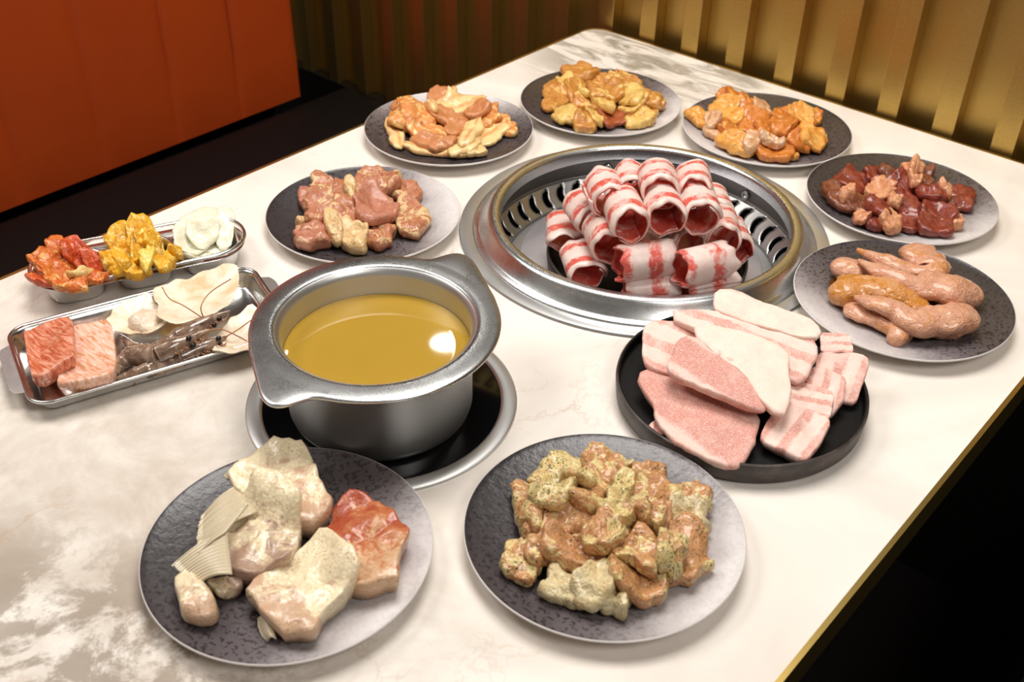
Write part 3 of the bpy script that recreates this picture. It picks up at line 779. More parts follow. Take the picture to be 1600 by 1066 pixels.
BELO = meat('orange_belly', rgb(228, 152, 84), rgb(214, 130, 62), rgb(238, 200, 132), .53, 65, rough=.3)
BELC = banded('cream_belly', rgb(240, 208, 148), rgb(206, 140, 86), [(.1, 0), (.3, 0), (.36, .8), (.46, .8), (.52, 0), (.7, 0), (.76, .6), (.9, .4)], rgb(222, 160, 96), axis=1, rough=.3, coat=.3, wob=.08)
BELP = meat('pinkish_belly', rgb(208, 142, 92), rgb(198, 126, 74), rgb(232, 176, 110), .66, 60)
cD = cropper(5.517, 560, 100)
D_ = [(395, 345, 84, 44, -8, 1, 2), (320, 600, 62, 150, -22, 0, 1), (690, 750, 225, 42, 6, 0, 1), (520, 430, 210, 76, -10, 1, 0), (570, 560, 190, 80, 28, 1, 0), (730, 440, 108, 60, 20, 2, 2), (860, 515, 66, 112, 38, 2, 2),
      (960, 580, 60, 118, 25, 2, 1), (860, 365, 175, 52, -8, 1, 1), (1030, 395, 95, 62, -22, 2, 2), (1140, 395, 56, 46, 0, 1, 0), (1080, 620, 185, 62, -18, 1, 1), (1270, 545, 92, 52, 30, 0, 0), (930, 690, 135, 72, -15, 1, 1),
      (630, 345, 36, 72, -25, 2, 1), (705, 295, 88, 48, -5, 0, 2), (805, 265, 46, 36, 0, 0, 1), (640, 675, 170, 46, 12, 1, 2), (1015, 760, 84, 32, -10, 0, 1), (410, 480, 110, 95, 0, 0, 0), (760, 610, 170, 95, 0, 0, 0), (1120, 480, 90, 60, -10, 1, 0)]
heap('D', cD, D_, [(BELO, 'orange glazed'), (BELC, 'cream striped'), (BELP, 'pinkish brown')], .009, 'pork belly strip', 'meat', 'orange pork belly strips', 'pork_strip', 300, seg=42, lump=.55)

CHG = meat('golden_chicken', rgb(204, 142, 66), rgb(190, 122, 48), rgb(232, 194, 116), .54, 70, rough=.28, coat=.4)
CHC = meat('golden_chicken_fat', rgb(234, 200, 122), rgb(224, 180, 92), rgb(196, 130, 60), .58, 70, rough=.28)
CHR = meat('reddish_chicken', rgb(178, 92, 54), rgb(158, 70, 42), rgb(206, 140, 84), .62, 70, rough=.2, coat=.5)
cE = cropper(5.926, 810, 90)
E_ = [(565, 155, 155, 56, -5, 1, 0), (320, 295, 84, 54, -25, 0, 0), (460, 260, 80, 52, 10, 1, 1), (345, 395, 140, 60, -25, 1, 2 * 0), (570, 345, 125, 72, 0, 1, 0), (655, 290, 86, 46, 0, 2, 1), (760, 225, 125, 46, 5, 0, 0), (890, 245, 76, 56, 0, 1, 0),
      (1030, 225, 105, 36, 20, 0, 0), (440, 500, 105, 72, 15, 1, 1), (560, 580, 110, 60, 10, 0, 0), (610, 605, 96, 48, 0, 1, 0), (720, 570, 80, 74, 0, 1, 1), (640, 450, 140, 72, 0, 1, 0), (810, 425, 86, 50, 10, 2, 1), (875, 560, 115, 80, -10, 1, 2),
      (920, 365, 125, 74, 0, 1, 0), (1040, 335, 105, 74, 20, 2, 1), (1180, 390, 125, 92, 25, 1, 0), (1060, 465, 105, 64, -20, 1, 1), (1180, 520, 110, 62, 15, 0, 0), (1120, 590, 130, 50, -12, 0, 1), (1300, 440, 56, 46, 0, 0, 0), (800, 335, 140, 66, 0, 2, 0), (908, 165, 17, 13, 0, 0, 0)]
heap('E', cE, E_, [(CHG, 'golden brown'), (CHC, 'pale yellow'), (CHR, 'reddish brown')], .011, 'chicken piece', 'meat', 'golden chicken pieces by the far corner', 'chicken_piece', 400, seg=42, lump=.5, small=900)

CHO = meat('orange_chicken', rgb(214, 134, 56), rgb(200, 112, 40), rgb(232, 170, 84), .58, 70, rough=.22, coat=.55)
CHY = meat('yellow_chicken', rgb(230, 172, 86), rgb(222, 146, 56), rgb(236, 204, 136), .56, 70, rough=.25)
CHW = meat('pale_chicken', rgb(222, 178, 138), rgb(212, 152, 98), rgb(232, 204, 176), .55, 70, rough=.25)
cF = cropper(5.714, 1060, 130)
F_ = [(440, 145, 84, 42, 20, 0, 0), (570, 195, 135, 54, 10, 0, 0), (430, 275, 125, 84, 35, 2, 1), (205, 315, 120, 54, 15, 0, 1), (325, 325, 58, 38, -20, 2, 2), (620, 245, 105, 56, 10, 1, 0), (760, 225, 76, 64, 30, 1, 2), (345, 435, 105, 62, 20, 1, 2),
      (445, 395, 96, 46, 15, 1, 0), (520, 515, 145, 52, 20, 1, 1), (560, 570, 140, 54, 15, 0, 0), (680, 490, 76, 42, -20, 2, 2), (680, 365, 135, 76, 0, 1, 0), (830, 520, 105, 40, 3, 2, 2), (850, 610, 190, 72, 10, 1, 0), (960, 285, 115, 46, 0, 1, 0),
      (930, 365, 105, 64, 0, 2, 0), (1050, 240, 76, 32, -25, 2, 1), (1110, 325, 76, 84, 20, 2, 1), (1210, 315, 56, 56, 0, 1, 0), (840, 425, 145, 56, 10, 1, 0), (1010, 405, 56, 64, 0, 1, 1), (1060, 535, 125, 84, -10, 1, 0), (1195, 470, 100, 70, 20, 1, 1), (1255, 485, 64, 72, 0, 0, 0), (1000, 640, 64, 44, 0, 0, 1)]
heap('F', cF, F_, [(CHO, 'bright orange'), (CHY, 'yellow orange'), (CHW, 'pale pinkish')], .011, 'sauced chicken piece', 'meat', 'orange sauced chicken pieces by the wall', 'chicken_piece', 500, seg=42, lump=.5)

BEEF = meat('dark_beef', rgb(150, 62, 42), rgb(112, 36, 26), rgb(176, 92, 66), .66, 70, rough=.2, coat=.6)
BEEFB = meat('brown_beef', rgb(140, 76, 44), rgb(108, 52, 28), rgb(170, 110, 68), .66, 70, rough=.25, coat=.5)
BEEFC = meat('beef_fat', rgb(224, 166, 124), rgb(206, 134, 92), rgb(164, 76, 50), .60, 70, rough=.28)
cG = cropper(5, 1250, 230)
G_ = [(400, 265, 132, 78, 10, 1, 0), (300, 395, 135, 62, 40, 0, 1), (370, 350, 56, 32, -10, 2, 2), (610, 225, 95, 64, 15, 1, 0), (760, 225, 120, 54, 5, 1, 1), (890, 150, 80, 44, -5, 2, 2), (885, 220, 34, 64, 0, 2, 2), (635, 345, 100, 60, 30, 2, 2),
      (500, 460, 150, 54, 20, 1, 1), (625, 465, 112, 72, 30, 2, 0), (765, 325, 96, 56, 0, 1, 0), (1040, 335, 105, 74, 15, 2, 0), (1130, 310, 56, 40, 30, 2, 2), (1255, 405, 100, 72, 15, 0, 0), (860, 425, 140, 80, 10, 1, 0), (825, 545, 130, 90, 0, 1, 0),
      (1100, 475, 110, 62, 20, 1, 1), (1055, 585, 130, 80, 10, 1, 0), (1215, 600, 50, 32, 0, 0, 2), (585, 600, 84, 54, 0, 0, 0), (710, 610, 80, 48, 5, 1, 2), (470, 560, 56, 34, 20, 1, 2), (750, 420, 54, 36, 0, 2, 2), (910, 268, 40, 22, 0, 2, 2), (940, 240, 80, 60, 0, 0, 1)]
heap('G', cG, G_, [(BEEF, 'dark red'), (BEEFB, 'brown'), (BEEFC, 'pinkish cream fatty')], .012, 'marinated beef piece', 'meat', 'marinated beef pieces at the right', 'beef_piece', 600, seg=42, lump=.55)

# ------------------------------------------------------------------ tubes along a path
def catmull(P, n):
    P = [np.array(p, float) for p in P]; out = []; k = len(P) - 1
    for i in range(n + 1):
        t = k * i / n; s_ = min(int(t), k - 1); f = t - s_
        p0, p1, p2, p3 = P[max(s_ - 1, 0)], P[s_], P[s_ + 1], P[min(s_ + 2, k)]
        out.append(.5 * (2 * p1 + (p2 - p0) * f + (2 * p0 - 5 * p1 + 4 * p2 - p3) * f * f + (3 * p1 - p0 - 3 * p2 + p3) * f ** 3))
    return out
def sweep(name, path, rad, mat, parent=None, n=28, seg=18, noise=.08, seed=0, nscale=60, sq=2.0, origin=None, rings=0.0, nring=0):
    """path [(x,y,z)], rad [(half width, half height)]: closed fleshy tube"""
    P = catmull(path, n); Rd = catmull([(a, b, 0) for a, b in rad], n); V, Fc, A = [], [], []; off = seed * 3.7
    for i, p in enumerate(P):
        d = Vector(P[min(i + 1, n)] - P[max(i - 1, 0)]); d.normalize(); s_ = d.cross(Vector((0, 0, 1)))
        if s_.length < 1e-3: s_ = Vector((1, 0, 0))
        s_.normalize(); u_ = s_.cross(d)
        for q in range(seg):
            a = 2 * PI * q / seg; c_, sn = math.cos(a), math.sin(a); kk = (abs(c_) ** sq + abs(sn) ** sq) ** (-1 / sq)
            v = Vector(p) + s_ * (Rd[i][0] * kk * c_) + u_ * (Rd[i][1] * kk * sn)
            k = 1 + noise * 2 * n3(v, nscale, off) + noise * n3(v, nscale * 3, off)
            if rings: k *= 1 + rings * ((nring * i / n) % 1.0)
            v = Vector(p) + (v - Vector(p)) * k; V.append(v); A.append((2 * i / n - 1, c_, 0))
    for i in range(n):
        for q in range(seg): Fc.append((i * seg + q, i * seg + (q + 1) % seg, (i + 1) * seg + (q + 1) % seg, (i + 1) * seg + q))
    V += [Vector(P[0]), Vector(P[n])]; A += [(-1, 0, 0), (1, 0, 0)]
    for q in range(seg):
        Fc.append((len(V) - 2, (q + 1) % seg, q)); Fc.append((len(V) - 1, n * seg + q, n * seg + (q + 1) % seg))
    return mk(name, V, Fc, mat, parent, attrs=A, origin=origin)
WING = meat('wing_skin', rgb(226, 172, 140), rgb(212, 150, 118), rgb(206, 138, 70), .54, 42, rough=.24, coat=.5, bump=.9, soft=.16)
WINGO = meat('glazed_wing', rgb(222, 162, 112), rgb(210, 146, 88), rgb(202, 130, 36), .47, 42, rough=.2, coat=.6, bump=.9, soft=.16)
cH = cropper(4.324, 1230, 370)
def wing(pts, label, mat=WING, seed=1, tip=True):
    """pts [(crop x, crop y, height m, half width m, half height m)]"""
    path, rad = [], []
    for x, y, h, w, hh in pts: path.append(at(*cH(x, y), h + .0015)); rad.append((w * 1.1, hh * 1.05))
    o = sweep('chicken_wing', path, rad, mat, n=48, seg=26, noise=.17, seed=seed, nscale=36)
    return tag(o, label, 'meat', 'raw chicken wings on the plate')
tw = wing([(820, 95, .020, .004, .004), (855, 120, .024, .016, .012), (920, 170, .026, .020, .014), (975, 240, .027, .016, .012), (900, 245, .027, .009, .008), (760, 205, .028, .009, .007), (620, 150, .028, .007, .006), (475, 88, .026, .002, .002)], 'topmost raw chicken wing with a tip pointing up left', seed=2)
sweep('bone_knob', [at(*cH(x, y), h) for x, y, h in ((960, 175, .022), (1005, 160, .020), (1040, 160, .018), (1062, 168, .017))], [(.007, .007), (.006, .006), (.008, .007), (.003, .003)], WING, tw, n=14, seg=14, noise=.1, seed=9)
wing([(320, 205, .016, .004, .004), (350, 205, .018, .013, .009), (430, 225, .018, .015, .010), (520, 250, .018, .014, .009), (600, 290, .016, .006, .006)], 'short wing piece at the far left under the thin tips', seed=3)
wing([(300, 365, .018, .003, .004), (335, 370, .020, .014, .011), (450, 360, .023, .018, .013), (600, 365, .025, .018, .013), (740, 405, .024, .016, .012), (860, 460, .020, .015, .010), (945, 480, .016, .006, .005)], 'orange glazed chicken wing at the middle left', WINGO, seed=4)
wing([(410, 455, .014, .004, .004), (460, 500, .015, .012, .007), (580, 555, .016, .013, .007), (690, 600, .016, .011, .007), (740, 640, .016, .010, .008), (775, 690, .015, .012, .009), (800, 712, .014, .005, .005)], 'flat chicken wing at the bottom left ending in a knob', seed=5)
wing([(1268, 385, .018, .004, .005), (1235, 385, .022, .014, .012), (1130, 370, .027, .020, .015), (1000, 345, .029, .019, .014), (880, 345, .030, .014, .011), (760, 295, .033, .010, .009), (620, 235, .034, .008, .006), (480, 158, .034, .002, .002)], 'large chicken wing at right with a long tip across the heap', seed=6)
wing([(1232, 555, .016, .005, .005), (1200, 550, .020, .016, .012), (1100, 555, .024, .021, .015), (980, 575, .025, .018, .013), (860, 580, .027, .013, .011), (740, 505, .031, .010, .008), (600, 450, .033, .009, .006), (455, 408, .030, .002, .002)], 'front chicken wing with rounded body and tip up left', seed=7)
SAUCE = plain('soy_sauce', (.12, .035, .006, 1), .06, Coat_Weight=.5)
pH = Pile(PLATES['H'], .115, lambda r: TZ + .0003 + plate_z(r))
o = chunk_px('sauce_puddle', [cH(x, y) for x, y in ((290, 300), (310, 420), (420, 520), (560, 610), (720, 700), (900, 690), (1100, 690), (1200, 660), (1220, 500), (900, 400), (600, 300), (350, 260))], .0013, SAUCE, pH, .008, seed=77, lump=.1, jit=.04)
tag(o, 'brown soy marinade pooled under the chicken wings', 'sauce')

# ------------------------------------------------------------------ beef rolls
ROLL_M = banded('marbled_beef', rgb(253, 234, 224), rgb(224, 84, 70), [(.0, 0), (.14, 0), (.18, 1), (.36, 1), (.41, 0), (.70, 0), (.74, 1), (.84, 1), (.88, 0), (1, 0)], rgb(234, 116, 98), wob=.14, rough=.36, coat=.2, axis=0, inner=True, patch=.2, rnd=.10, trans=.22)
ROLL_N = banded('marbled_beef_wide', rgb(253, 235, 226), rgb(224, 80, 68), [(.0, 1), (.10, 1), (.15, 0), (.44, 0), (.5, 1), (.70, 1), (.77, 0), (1, 0)], rgb(236, 120, 102), wob=.14, rough=.36, coat=.2, axis=0, inner=True, patch=.0, rnd=.06, trans=.22)
c6 = cropper(2.581, 700, 210)
def roll(front, back, z, r, label, seed, mat=ROLL_M, squash=1.0, length=None, turns=1.18, start=None):
    a, b = at(*c6(*front), z * U), at(*c6(*back), z * U)
    d = (b - a); r *= 1.05; L = length or max(min(d.length, .058), .045); d.normalize(); s_ = d.cross(Vector((0, 0, 1))).normalized(); u_ = s_.cross(d)
    rnd = random.Random(seed); off = rnd.uniform(0, 40); st = rnd.uniform(0, 2 * PI) if start is None else start
    n, k, th = 52, 12, .0023; V, A, Fc = [], [], []
    for side_ in (0, 1):
        for i in range(n + 1):
            f = i / n; an = st + 2 * PI * turns * f; rr = r * (1 - .17 * f)
            for j in range(k + 1):
                g = j / k
                wv = .05 * mnoise.noise(Vector((math.cos(an) * 1.4 + off, math.sin(an) * 1.4, g * 1.2)))
                rad = rr * (1 + 1.2 * wv) * (1 - (.10 if j in (0, k) else 0)) - side_ * th
                end = (g - .5) * L + L * .16 * mnoise.noise(Vector((math.cos(an) * 1.5 + off, math.sin(an) * 1.2, off + (5 if g > .5 else 0)))) * abs(2 * g - 1) ** 2
                p = (a + d * (L * .5)) + d * end + s_ * (rad * math.cos(an) / squash ** .5) + u_ * (rad * math.sin(an) * squash)
                V.append(p); A.append((2 * g - 1, f, side_))
    M = (n + 1) * (k + 1)
    for i in range(n):
        for j in range(k):
            q = i * (k + 1) + j; Fc.append((q, q + 1, q + k + 2, q + k + 1)); Fc.append((M + q, M + q + k + 1, M + q + k + 2, M + q + 1))
        for q in (i * (k + 1), i * (k + 1) + k): Fc.append((q, q + k + 1, M + q + k + 1, M + q))
    for j in range(k):
        for q in (j, n * (k + 1) + j): Fc.append((q, q + 1, M + q + 1, M + q))
    o = mk('beef_roll', V, Fc, mat, attrs=A); bm = bmesh.new(); bm.from_mesh(o.data); bmesh.ops.recalc_face_normals(bm, faces=bm.faces[:]); bm.to_mesh(o.data); bm.free()
    return tag(o, label, 'meat', 'rolled beef slices stacked in the grill')
zl = (.10, .42, .72)
roll((470, 445), (470, 335), zl[0], .019, 'beef roll at the far left edge of the stack', 1, squash=.72)
roll((565, 575), (525, 470), zl[0] + .02, .0205, 'beef roll at bottom left, wide mouth facing the pot', 2, squash=.82)
roll((705, 612), (925, 600), zl[0], .0185, 'sideways beef roll at the bottom centre of the stack', 3, ROLL_N, squash=.85)
roll((950, 628), (1185, 585), zl[0], .0185, 'sideways beef roll at the bottom right of the stack', 4, ROLL_N, squash=.85)
roll((800, 520), (790, 420), zl[0], .019, 'beef roll hidden low in the middle of the stack', 21)
roll((1165, 470), (1120, 370), zl[0] + .1, .020, 'beef roll at the right edge, low in the stack', 5)
roll((1090, 330), (1060, 250), zl[1] - .1, .019, 'beef roll peeking out at the back right of the stack', 6)
roll((900, 330), (890, 250), zl[1] - .1, .019, 'beef roll hidden behind the centre of the stack', 22)
roll((700, 320), (690, 240), zl[1] - .1, .019, 'beef roll hidden behind the left of the stack', 23)
roll((590, 355), (530, 270), zl[1], .0205, 'left beef roll in the second tier, mouth half closed', 7, squash=.9)
roll((655, 465), (610, 365), zl[1], .021, 'second-tier beef roll left of the sideways rolls', 8)
roll((975, 450), (960, 360), zl[1] - .04, .019, 'beef roll with dark mouth between the two sideways rolls', 9)
roll((1110, 430), (1090, 330), zl[1], .0205, 'second-tier beef roll at the right behind a sideways roll', 10)
roll((685, 520), (910, 490), zl[1] - .06, .0205, 'upper left of the sideways beef rolls at the front', 11, ROLL_N)
roll((935, 545), (1150, 490), zl[1] - .06, .0205, 'upper right of the sideways beef rolls at the front', 12, ROLL_N)
roll((735, 370), (695, 270), zl[2], .0215, 'top-tier beef roll at left with open mouth', 13)
roll((882, 345), (850, 245), zl[2] + .04, .0215, 'top-tier beef roll in the centre, round open mouth', 14)
roll((1025, 345), (990, 245), zl[2], .0215, 'top-tier beef roll at right with flap in its mouth', 15)
roll((655, 275), (615, 190), zl[2] + .04, .021, 'beef roll behind the left top-tier roll', 16)
roll((745, 235), (730, 170), zl[2], .019, 'small pale beef roll at the back between two tall rolls', 17)
roll((855, 240), (835, 160), zl[2] + .14, .0215, 'highest beef roll at the back centre of the stack', 18)
roll((995, 240), (985, 160), zl[2] + .10, .0200, 'beef roll at the back right of the top tier', 19)

# ------------------------------------------------------------------ frozen pork slices
PS_F = banded('frozen_belly', rgb(240, 208, 194), rgb(206, 134, 118), [(.0, .7), (.14, .9), (.18, 0), (.38, 0), (.42, .9), (.56, .9), (.60, 0), (.80, 0), (.84, .9), (1, .9)], rgb(214, 150, 134), wob=.07, rough=.6, coat=0, frost=.35, axis=1, patch=.35)
PS_L = banded('frozen_lean', rgb(236, 204, 190), rgb(200, 132, 116), [(.0, .3), (.10, .3), (.14, 1), (.70, 1), (.78, .1), (.86, .1), (.9, .8), (1, .8)], rgb(210, 148, 132), wob=.07, rough=.65, coat=0, frost=.35, axis=1, patch=.75)
PS_W = banded('frozen_fat', rgb(242, 214, 198), rgb(216, 148, 126), [(.0, .5), (.08, 0), (.8, 0), (.9, .7), (1, .7)], rgb(222, 164, 144), wob=.08, rough=.6, coat=0, frost=.3, axis=1, patch=.2)
ZP = TZ + .0133
def slab(opx, z_far, z_near, t, mat, label, seed, seg=44):
    """slice leaning on its neighbours: height runs from its far to its near edge"""
    ys = [p[1] for p in opx]; y0, y1 = min(ys), max(ys)
    P = []
    for x, y in opx:
        f = (y - y0) / max(y1 - y0, 1e-6); P.append((at(x, y, z_far + (z_near - z_far) * f + t), z_far + (z_near - z_far) * f))
    A = np.array([[p.x, p.y, 1] for p, _ in P]); k = np.linalg.lstsq(A, np.array([z for _, z in P]), rcond=None)[0]
    base = lambda x, y: TZ + k[0] * x + k[1] * y + k[2]
    o = chunk('pork_slice', [(p.x, p.y) for p, _ in P], t, mat, base=base, seed=seed, seg=seg, lump=.30, wrinkle=.12, jit=.03, soften=1, sharp=True)
    return tag(o, label, 'meat', 'frozen pork slices on the black plate')
c7 = cropper(2.424, 940, 360)
def q7(L): return [c7(*p) for p in L]
def base_slab(px, z, label, seed): return slab(px, z, z, .008, PS_F, label, seed)
slab(q7([(830, 385), (940, 392), (958, 465), (830, 460)]), .030, .024, .006, PS_F, 'pork slice peeping out at the far right back of the pile', 801)
slab(q7([(815, 455), (920, 462), (1025, 482), (1000, 560), (960, 662), (905, 640), (800, 560)]), .030, .014, .008, PS_F, 'rightmost pork slice with its lean end over the plate rim', 802)
slab(q7([(790, 515), (860, 525), (930, 552), (915, 650), (868, 705), (760, 640)]), .032, .016, .009, PS_F, 'pork slice second from right, lean side showing', 803)
slab(q7([(400, 420), (700, 430), (800, 560), (700, 640), (420, 560), (300, 480)]), .018, .014, .012, PS_F, 'pork slice buried at the bottom of the pile', 804)
slab(q7([(450, 300), (700, 360), (760, 480), (500, 430), (380, 330)]), .030, .028, .010, PS_F, 'pork slice buried under the back of the pile', 805)
slab(q7([(740, 570), (880, 600), (872, 715), (690, 660), (680, 600)]), .030, .022, .009, PS_F, 'pale pork slice in the right middle above the striped one', 806)
slab(q7([(690, 640), (790, 675), (878, 716), (830, 800), (770, 878), (690, 830), (592, 790), (630, 700)]), .026, .014, .011, PS_F, 'striped pork slice at the front right of the pile', 807)
slab(q7([(128, 560), (160, 510), (250, 545), (340, 590), (470, 640), (617, 700), (590, 790), (525, 908), (400, 860), (275, 800), (195, 690), (205, 655)]), .026, .014, .011, PS_L, 'largest lean frosted pork slice at the front of the pile', 808)
slab(q7([(175, 740), (215, 710), (245, 740), (240, 775), (190, 765)]), .014, .013, .007, PS_L, 'small pink scrap of pork at the left of the largest slice', 809)
slab(q7([(425, 215), (480, 220), (640, 280), (800, 335), (842, 380), (830, 420), (640, 370), (430, 305)]), .062, .050, .008, PS_W, 'rearmost white fatty pork slice nearest the grill', 810)
slab(q7([(228, 290), (430, 300), (560, 330), (700, 368), (830, 412), (800, 500), (752, 602), (690, 560), (560, 430), (330, 360), (232, 345)]), .056, .036, .008, PS_F, 'long pork slice behind the white one with a lean end', 811)
slab(q7([(155, 440), (158, 350), (200, 335), (330, 362), (440, 420), (500, 500), (420, 560), (300, 545), (185, 520), (160, 505)]), .044, .030, .010, PS_F, 'leftmost pork slice with red lean patches', 812)
slab(q7([(300, 355), (420, 365), (560, 385), (680, 430), (718, 470), (708, 530), (725, 590), (690, 718), (640, 700), (560, 560), (420, 450)]), .056, .040, .008, PS_W, 'broad smooth white fat slice in the centre of the pile', 813)
slab(q7([(245, 500), (300, 390), (350, 395), (440, 440), (540, 520), (620, 600), (655, 665), (615, 692), (520, 650), (400, 600), (300, 560), (250, 535)]), .054, .038, .009, PS_L, 'curved pork slice with lean heart at the front centre', 814)

# ------------------------------------------------------------------ fish collars
def fish(name, a, b, c, edge_):
    t = NT(name); v = t.objr(); x = t.nrm()
    k = t.math('ADD', t.math('MULTIPLY', x[0], .22), t.noise(v, 38, 6, .68, .9))
    col = t.ramp(k, [(.40, a), (.50, b), (.64, c)])
    sc = t.n('ShaderNodeTexVoronoi'); t.l(v, sc.inputs['Vector']); sc.inputs['Scale'].default_value = 330
    col = t.mix(t.math('MULTIPLY', t.ramp(sc.outputs['Distance'], [(.3, (0, 0, 0)), (.8, (1, 1, 1))]), .22), col, edge_)
    fk = t.math('MULTIPLY', t.ramp(t.noise(v, 480, 3, .6), [(.36, (1, 1, 1)), (.42, (0, 0, 0))]), t.ramp(t.noise(v, 40, 3), [(.42, (0, 0, 0)), (.58, (1, 1, 1))]))
    col = t.mix(t.math('MULTIPLY', fk, .6), col, rgb(150, 96, 74))
    t.set(Base_Color=col, Roughness=.33, Coat_Weight=.3, Coat_Roughness=.1)
    t.bump(t.math('ADD', t.noise(v, 120, 4), t.math('MULTIPLY', sc.outputs['Distance'], .5)), .35, .002); return t.m
FI_C = fish('fish_cream', rgb(206, 170, 138), rgb(242, 226, 190), rgb(240, 224, 186), rgb(176, 148, 126))
FI_G = fish('fish_grey', rgb(168, 138, 118), rgb(226, 206, 170), rgb(240, 226, 188), rgb(150, 124, 108))
FI_R = fish('fish_red', rgb(214, 176, 138), rgb(190, 116, 70), rgb(166, 72, 44), rgb(140, 66, 42))
def finmat():
    t = NT('fish_fin'); v = t.obj(); x = t.nrm()
    w = t.math('ABSOLUTE', t.math('SINE', t.math('MULTIPLY', x[1], 42.0)))
    t.set(Base_Color=t.mix(w, rgb(116, 98, 82), rgb(230, 214, 180)), Roughness=.35, Coat_Weight=.3); return t.m
FIN = finmat()
cA = cropper(2.762, 200, 680)
pA = Pile(PLATES['A'], .118, lambda r: TZ + .0003 + plate_z(r))
def qA(L): return [cA(*p) for p in L]
def fin(parent, root, tip, zr, zt, rays=13, nm='fin'):
    """ribbed fin between a root edge and a tip edge (crop pixels), heights in metres"""
    V, Fc, A = [], [], []; n, k = rays * 2, 8
    for side_ in (0, 1):
        for i in range(n + 1):
            f = i / n
            r = at(*cA(root[0][0] + (root[1][0] - root[0][0]) * f, root[0][1] + (root[1][1] - root[0][1]) * f), zr)
            mid = 4 * f * (1 - f)
            t = at(*cA(*[tip[0][q] * (1 - f) ** 2 + 2 * tip[1][q] * f * (1 - f) + tip[2][q] * f * f for q in (0, 1)]), zt)
            for j in range(k + 1):
                g = j / k; p = r.lerp(t, g); p.z += .004 * math.sin(PI * g) + (.0009 if i % 2 else -.0004) * g - side_ * .0011
                p += (t - r) * (.04 * n3((f * 9, g, side_ * 0), 1.3) * g); V.append(p); A.append((g * 2 - 1, f * 2 - 1, 0))
    M = (n + 1) * (k + 1)
    for i in range(n):
        for j in range(k):
            q = i * (k + 1) + j; Fc.append((q, q + 1, q + k + 2, q + k + 1)); Fc.append((M + q, M + q + k + 1, M + q + k + 2, M + q + 1))
        for q in (i * (k + 1), i * (k + 1) + k): Fc.append((q, q + k + 1, M + q + k + 1, M + q))
    for j in range(k):
        for q in (j, n * (k + 1) + j): Fc.append((q, q + 1, M + q + 1, M + q))
    return mk(nm, V, Fc, FIN, parent, attrs=A)
def collar(poly, t, mat, label, seed, **kw):
    o = chunk_px('fish_collar', qA(poly), t, mat, pA, .03, seed=seed, seg=48, lump=.35, wrinkle=.16, jit=.05, soften=0, dome=.12, sharp=True, fold=.22, side=.05, **kw)
    return tag(o, label, 'fish', 'raw fish collars on the front left plate')
f4 = collar([(880, 340), (960, 265), (1040, 290), (1150, 350), (1222, 450), (1175, 560), (1158, 655), (1010, 690), (900, 640), (850, 500), (850, 420)], .019, FI_R, 'red orange skinned fish collar at the right of the plate', 902)
f3 = collar([(700, 520), (820, 455), (900, 480), (1003, 630), (990, 680), (850, 780), (810, 885), (650, 895), (600, 800), (520, 700), (560, 640)], .019, FI_C, 'cream fish collar lying at the front of the plate', 903)
fin(f3, [(620, 790), (640, 880)], [(560, 790), (552, 850), (600, 892)], .018, .013, 9)
f1 = collar([(480, 170), (620, 78), (700, 62), (775, 80), (800, 150), (890, 310), (870, 370), (800, 410), (680, 390), (560, 330), (480, 280), (450, 220)], .024, FI_C, 'tall cream fish collar at the back of the plate', 901)
fin(f1, [(470, 215), (560, 330)], [(320, 345), (290, 420), (300, 480)], .034, .022, 11)
fin(f1, [(490, 165), (500, 195)], [(415, 172), (410, 180), (430, 192)], .028, .026, 3, 'fin_spine')
f2 = collar([(590, 245), (700, 300), (768, 370), (745, 480), (705, 606), (560, 632), (430, 605), (390, 510), (420, 400), (500, 320)], .019, FI_G, 'grey cream fish collar on top at the left with fin fan', 904)
fin(f2, [(425, 405), (450, 600)], [(190, 560), (230, 600), (300, 640)], .040, .026, 15)
fin(f2, [(520, 300), (420, 420)], [(300, 470), (280, 520), (270, 560)], .042, .030, 9)
o = chunk_px('fish_belly_strip', qA([(200, 650), (215, 595), (275, 578), (308, 650), (365, 682), (392, 760), (384, 806), (300, 814), (235, 796), (222, 730)]), .017, FI_C, pA, .02, seed=905, seg=36, lump=.3, dome=.2, jit=.02)
tag(o, 'curled cream strip of fish belly at the left of the plate', 'fish')
o = chunk_px('fish_scrap', qA([(350, 620), (440, 640), (520, 640), (480, 680), (400, 705), (345, 670)]), .010, FI_G, pA, .015, seed=906, seg=26); tag(o, 'small fish scrap under the left collar', 'fish')

# ------------------------------------------------------------------ seafood in the tray
class TrayPile(Pile):
    def __init__(s, c, ax, zf, half, res=.0015):
        Pile.__init__(s, c, half, lambda r: TZ, res); ay = Vector((-ax.y, ax.x, 0))
        a = (s.X - c.x) * ax.x + (s.Y - c.y) * ax.y; b = (s.X - c.x) * ay.x + (s.Y - c.y) * ay.y
        s.H = np.vectorize(zf)(a, b)
pT = TrayPile(TC, TAX, lambda a, b: tray_z(a, b) if sdf(a, b, TL, TW, .02) < 0 else TRIM, .15)
def skin(name, a, b, c):
    t = NT(name); v = t.obj(); mp = t.n('ShaderNodeMapping'); t.l(v, mp.inputs[0]); mp.inputs['Rotation'].default_value = (0, 0, math.atan2(TAX.y, TAX.x) + .5); mp.inputs['Scale'].default_value = (60, 330, 100)
    col = t.ramp(t.noise(mp.outputs[0], 1.0, 4, .65, .8), [(.36, a), (.5, b), (.62, c)])
    t.set(Base_Color=col, Roughness=.35, Coat_Weight=.35); t.bump(t.noise(mp.outputs[0], 1.4, 3), .3, .0015); return t.m
cT = cropper(3.136, 0, 320)
def qT(L): return [cT(*p) for p in L]
